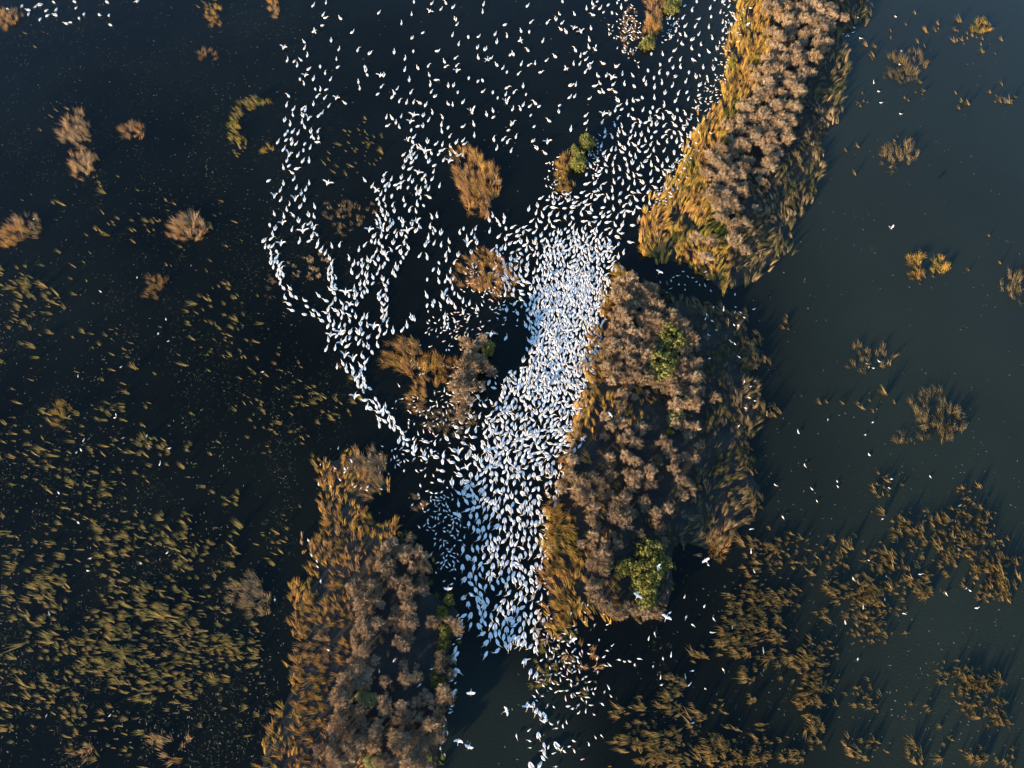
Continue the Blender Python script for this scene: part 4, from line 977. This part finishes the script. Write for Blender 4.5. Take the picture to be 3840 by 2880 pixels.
for i in rest[:nI]:
    k = pv[i]; o = link('pelican', pel_me[k], loc=(PP[i, 0], PP[i, 1], -.05), rotz=HH[i] - math.pi / 2, scale=ps[i])
    if bill_me[k] is not None: link('bill', bill_me[k], o)
    tag(o, f'white pelican {POSE[k]}, facing {heading_word(HH[i])}, {photo_place(*uvp[i])[:-10]}', 'pelican', 'pelicans afloat in the great flock')
far = np.concatenate([rest[nI:], np.where(~inview & ~WW)[0]]); Vs, Fs, Ms, nv = [], [], [], 0
for k in range(8):
    s = far[pv[far] == k]
    if not len(s): continue
    V, F = scatter(PEL_FULL[k], np.column_stack([PP[s], np.full(len(s), -.05)]), HH[s] - math.pi / 2, ps[s])
    Vs.append(V); Fs.append(F + nv); nv += len(V); Ms.append(np.tile(PEL_FULL[k][2], len(s)))
tag(link('pelican_flock', mesh('pelican_flock', np.vstack(Vs), np.vstack(Fs), PM, np.concatenate(Ms), True)),
    'great flock of white pelicans afloat, packed by the middle island and strung out in files', 'pelicans', kind='stuff')

# small waders
WD = [wader(.9, 0), wader(.5, .8), wader(.1, 0, 1), wader(1.3, -.6), wader(.0, .3, .8, z=.2), wader(.4, -.8, .4)]
WMATS = {c: [M[c], M['leg'], M['bill']] for c in ('white', 'ivory', 'pink')}
wd_me = {(k, c): mesh('wader_body', *WD[k][:2], WMATS[c], WD[k][2], True) for k in range(6) for c in WMATS}
BAND = [([(1590,5),(1578,70),(1570,110),(1545,170),(1530,215),(1500,265),(1480,320),(1465,370),(1440,410),(1400,455)], 24, 230),
 ([(1335,575),(1318,620),(1306,670),(1285,712),(1275,752),(1262,815),(1255,850),(1240,900),(1232,940),(1222,980),(1212,1020),(1202,1075),(1180,1110),(1182,1160),(1178,1240),(1174,1300),(1185,1360),(1215,1390)], 15, 170),
 ([(996,1295),(995,1350),(985,1400),(982,1470),(976,1520),(960,1560),(955,1645)], 9, 34)]
BLOB = [(1355,65,30,62,120),(1450,60,24,48,38),(1285,350,20,58,60),(1195,380,20,40,34),(1225,420,30,18,16),(1050,600,55,55,90),(1080,660,40,50,30),(980,705,75,58,90),(975,790,100,66,60),
 (945,900,80,56,120),(1020,850,36,40,38),(900,985,80,55,66),(950,1100,46,62,120),(968,1200,32,56,85),(1205,1430,52,66,100),(1240,1500,62,58,46),(1290,1440,110,80,44),(1220,1590,80,66,30),
 (1470,605,80,24,22),(1570,700,60,60,18),(1600,860,60,100,8),(1840,60,44,50,12),(1920,150,60,90,8),(300,1000,260,420,30),(1800,1000,200,140,16),(1950,1250,200,240,16),(1450,1400,160,160,26),
 (760,1040,70,56,16),(1500,1000,0,0,0),(60,480,50,20,3),(1880,790,36,20,4),(1250,1340,60,40,10),(1350,1280,60,40,4),(860,1400,120,160,6),(700,1180,60,120,5)]
wu, = [[]]
for (pl, hw, n) in BAND:
    pl = np.array(pl, float); sg = np.hypot(*np.diff(pl, axis=0).T); cs = np.concatenate([[0], np.cumsum(sg)])
    t = br.random(n) * cs[-1]; c = np.column_stack([np.interp(t, cs, pl[:, 0]), np.interp(t, cs, pl[:, 1])])
    wu.append(c + br.normal(0, .55, (n, 2)) * hw)
for (u, v, ru, rv, n) in BLOB:
    if n: wu.append(np.array([u, v]) + br.normal(0, .52, (n, 2)).clip(-1.3, 1.3) * (ru, rv))
wu = np.vstack(wu); WP = at(wu[:, 0], wu[:, 1], .3)
ok = []; B_, n0 = np.zeros((len(PP) + len(WP), 2)), len(PP); B_[:n0] = PP
for q in range(len(WP)):
    dm = np.hypot(*(B_[:n0] - WP[q]).T).min()
    if dm > .4: B_[n0] = WP[q]; n0 += 1; ok.append(q)
WP, wu = WP[ok], wu[ok]; nW = len(WP)
isl_d = np.maximum.reduce([poly_dist(ISLW[k], WP) for k in 'ABC'])
wz = np.where(isl_d > .8, br.uniform(.5, 1.3, nW), np.where(isl_d > 0, .15, -.08))      # birds on the islands perch on bent reeds and shrubs
wk = br.integers(0, 6, nW); wh = br.random(nW) * 6.283; wsz = br.uniform(.62, .95, nW)
wc = np.where((br.random(nW) < .09) & (wu[:, 0] < 1330), 'pink', np.where(br.random(nW) < .25, 'ivory', 'white'))
wd_ = np.linalg.norm(np.column_stack([WP, np.full(nW, CAM_H)]), axis=1)
wv = (wu[:, 0] > 3) & (wu[:, 0] < 2208) & (wu[:, 1] > 3) & (wu[:, 1] < 1655)
wo = np.argsort(np.where(wv, wd_, 1e9))[:300]; wsel = np.zeros(nW, bool); wsel[wo] = True


CW = {'white': 'snow white', 'ivory': 'cream white', 'pink': 'pale pink'}
WPOSE = ['stretching its neck', 'with neck bent', 'hunched up round', 'reaching far out', 'crouching hunched', 'with curled neck']
for i in wo:
    o = link('wading_bird', wd_me[(wk[i], wc[i])], loc=(WP[i, 0], WP[i, 1], wz[i]), rotz=wh[i], scale=wsz[i])
    tag(o, f'{CW[wc[i]]} wader {WPOSE[wk[i]]} toward {heading_word(wh[i] + math.pi / 2)}, {photo_place(*wu[i])[:-10]}', 'wading bird', 'small waders around the flock')
Vs, Fs, Ms, nv = [], [], [], 0
off = {'white': 0, 'ivory': 3, 'pink': 4}
for k in range(6):
    for c in WMATS:
        s = np.where(~wsel & (wk == k) & (wc == c))[0]
        if not len(s): continue
        V, F = scatter(WD[k], np.column_stack([WP[s], wz[s]]), wh[s], wsz[s]); Vs.append(V); Fs.append(F + nv); nv += len(V)
        mi = WD[k][2].copy(); mi = np.where(mi == 0, {'white': 0, 'ivory': 3, 'pink': 4}[c], mi); Ms.append(np.tile(mi, len(s)))
tag(link('small_wader_crowd', mesh('small_wader_crowd', np.vstack(Vs), np.vstack(Fs), [M['white'], M['leg'], M['bill'], M['ivory'], M['pink']], np.concatenate(Ms), True)),
    'swarm of tiny white waders speckling the shores and reeds around the flock', 'wading birds', kind='stuff')

# birds in the air: crop cell, x, y, heading, height, wing pose, label
FLY = [(2,1,1275,690,60,6,.5,'white egret flying over the channel between the two right islands'),(3,1,1060,310,300,3,.9,'lone white egret flying low over the right lagoon, mirrored below'),
 (2,3,1085,170,60,9,.1,'white egret gliding over the bright green bush'),(2,3,1335,355,62,9,.1,'large white egret gliding off the lower tip of the middle island'),
 (2,3,525,555,120,5,.35,'white egret with raised wings over the lower channel mouth'),(1,3,1858,1010,270,5,.15,'white egret flying toward the bottom over the open lower channel'),
 (1,3,2165,1165,20,5,.2,'white egret banking over the open channel, right of another'),(1,3,1750,1425,80,5,.4,'white egret landing beside the channel bank near the bottom'),
 (1,3,1840,1475,250,5,.4,'lowest white egret flying over the open channel'),(2,2,610,475,140,4,.3,'white egret flying over the gold reed fringe of the middle island'),
 (2,2,1675,1525,120,6,.1,'white egret gliding right of the green bushes, middle island'),(2,2,850,265,40,4,.3,'small white egret flying over the middle island shrubs'),
 (1,3,1660,110,270,4,.3,'white egret flying over the lower left island toward the channel'),(2,0,2030,215,120,4,.5,'white egret flying over the gold reeds of the upper right island'),
 (2,1,735,985,150,3,.3,'white egret flying between the packed flock and middle island'),(2,2,1265,1580,150,5,.3,'small white egret flying over the green bushes')]
for (i, j, x, y, hd, z, dih, lab) in FLY:
    u, v = crop(i, j, [(x, y)])[0]; p = at(u, v, z); big = 1.0 if 'large' in lab or 'bright' in lab else .7 if 'small' in lab else .85
    V, F, Mi = flying(dih=dih, sweep=-.12 if dih < .2 else -.2)
    o = link('flying_egret', mesh('flying_egret', V, F, WMATS['white'], Mi, True), loc=(p[0], p[1], z), rotz=math.radians(hd) - math.pi / 2, scale=big)
    o.rotation_euler[1] = float(br.normal(0, .15))
    tag(o, lab, 'egret', 'white egrets on the wing')

print('shrubs', len(SP), 'kept', keep.sum(), 'tufts', nT, 'pelicans', nP, 'wings', len(wi), 'waders', nW, 'debris', nd,
      'tris', sum(len(m_.polygons) for m_ in bpy.data.meshes))
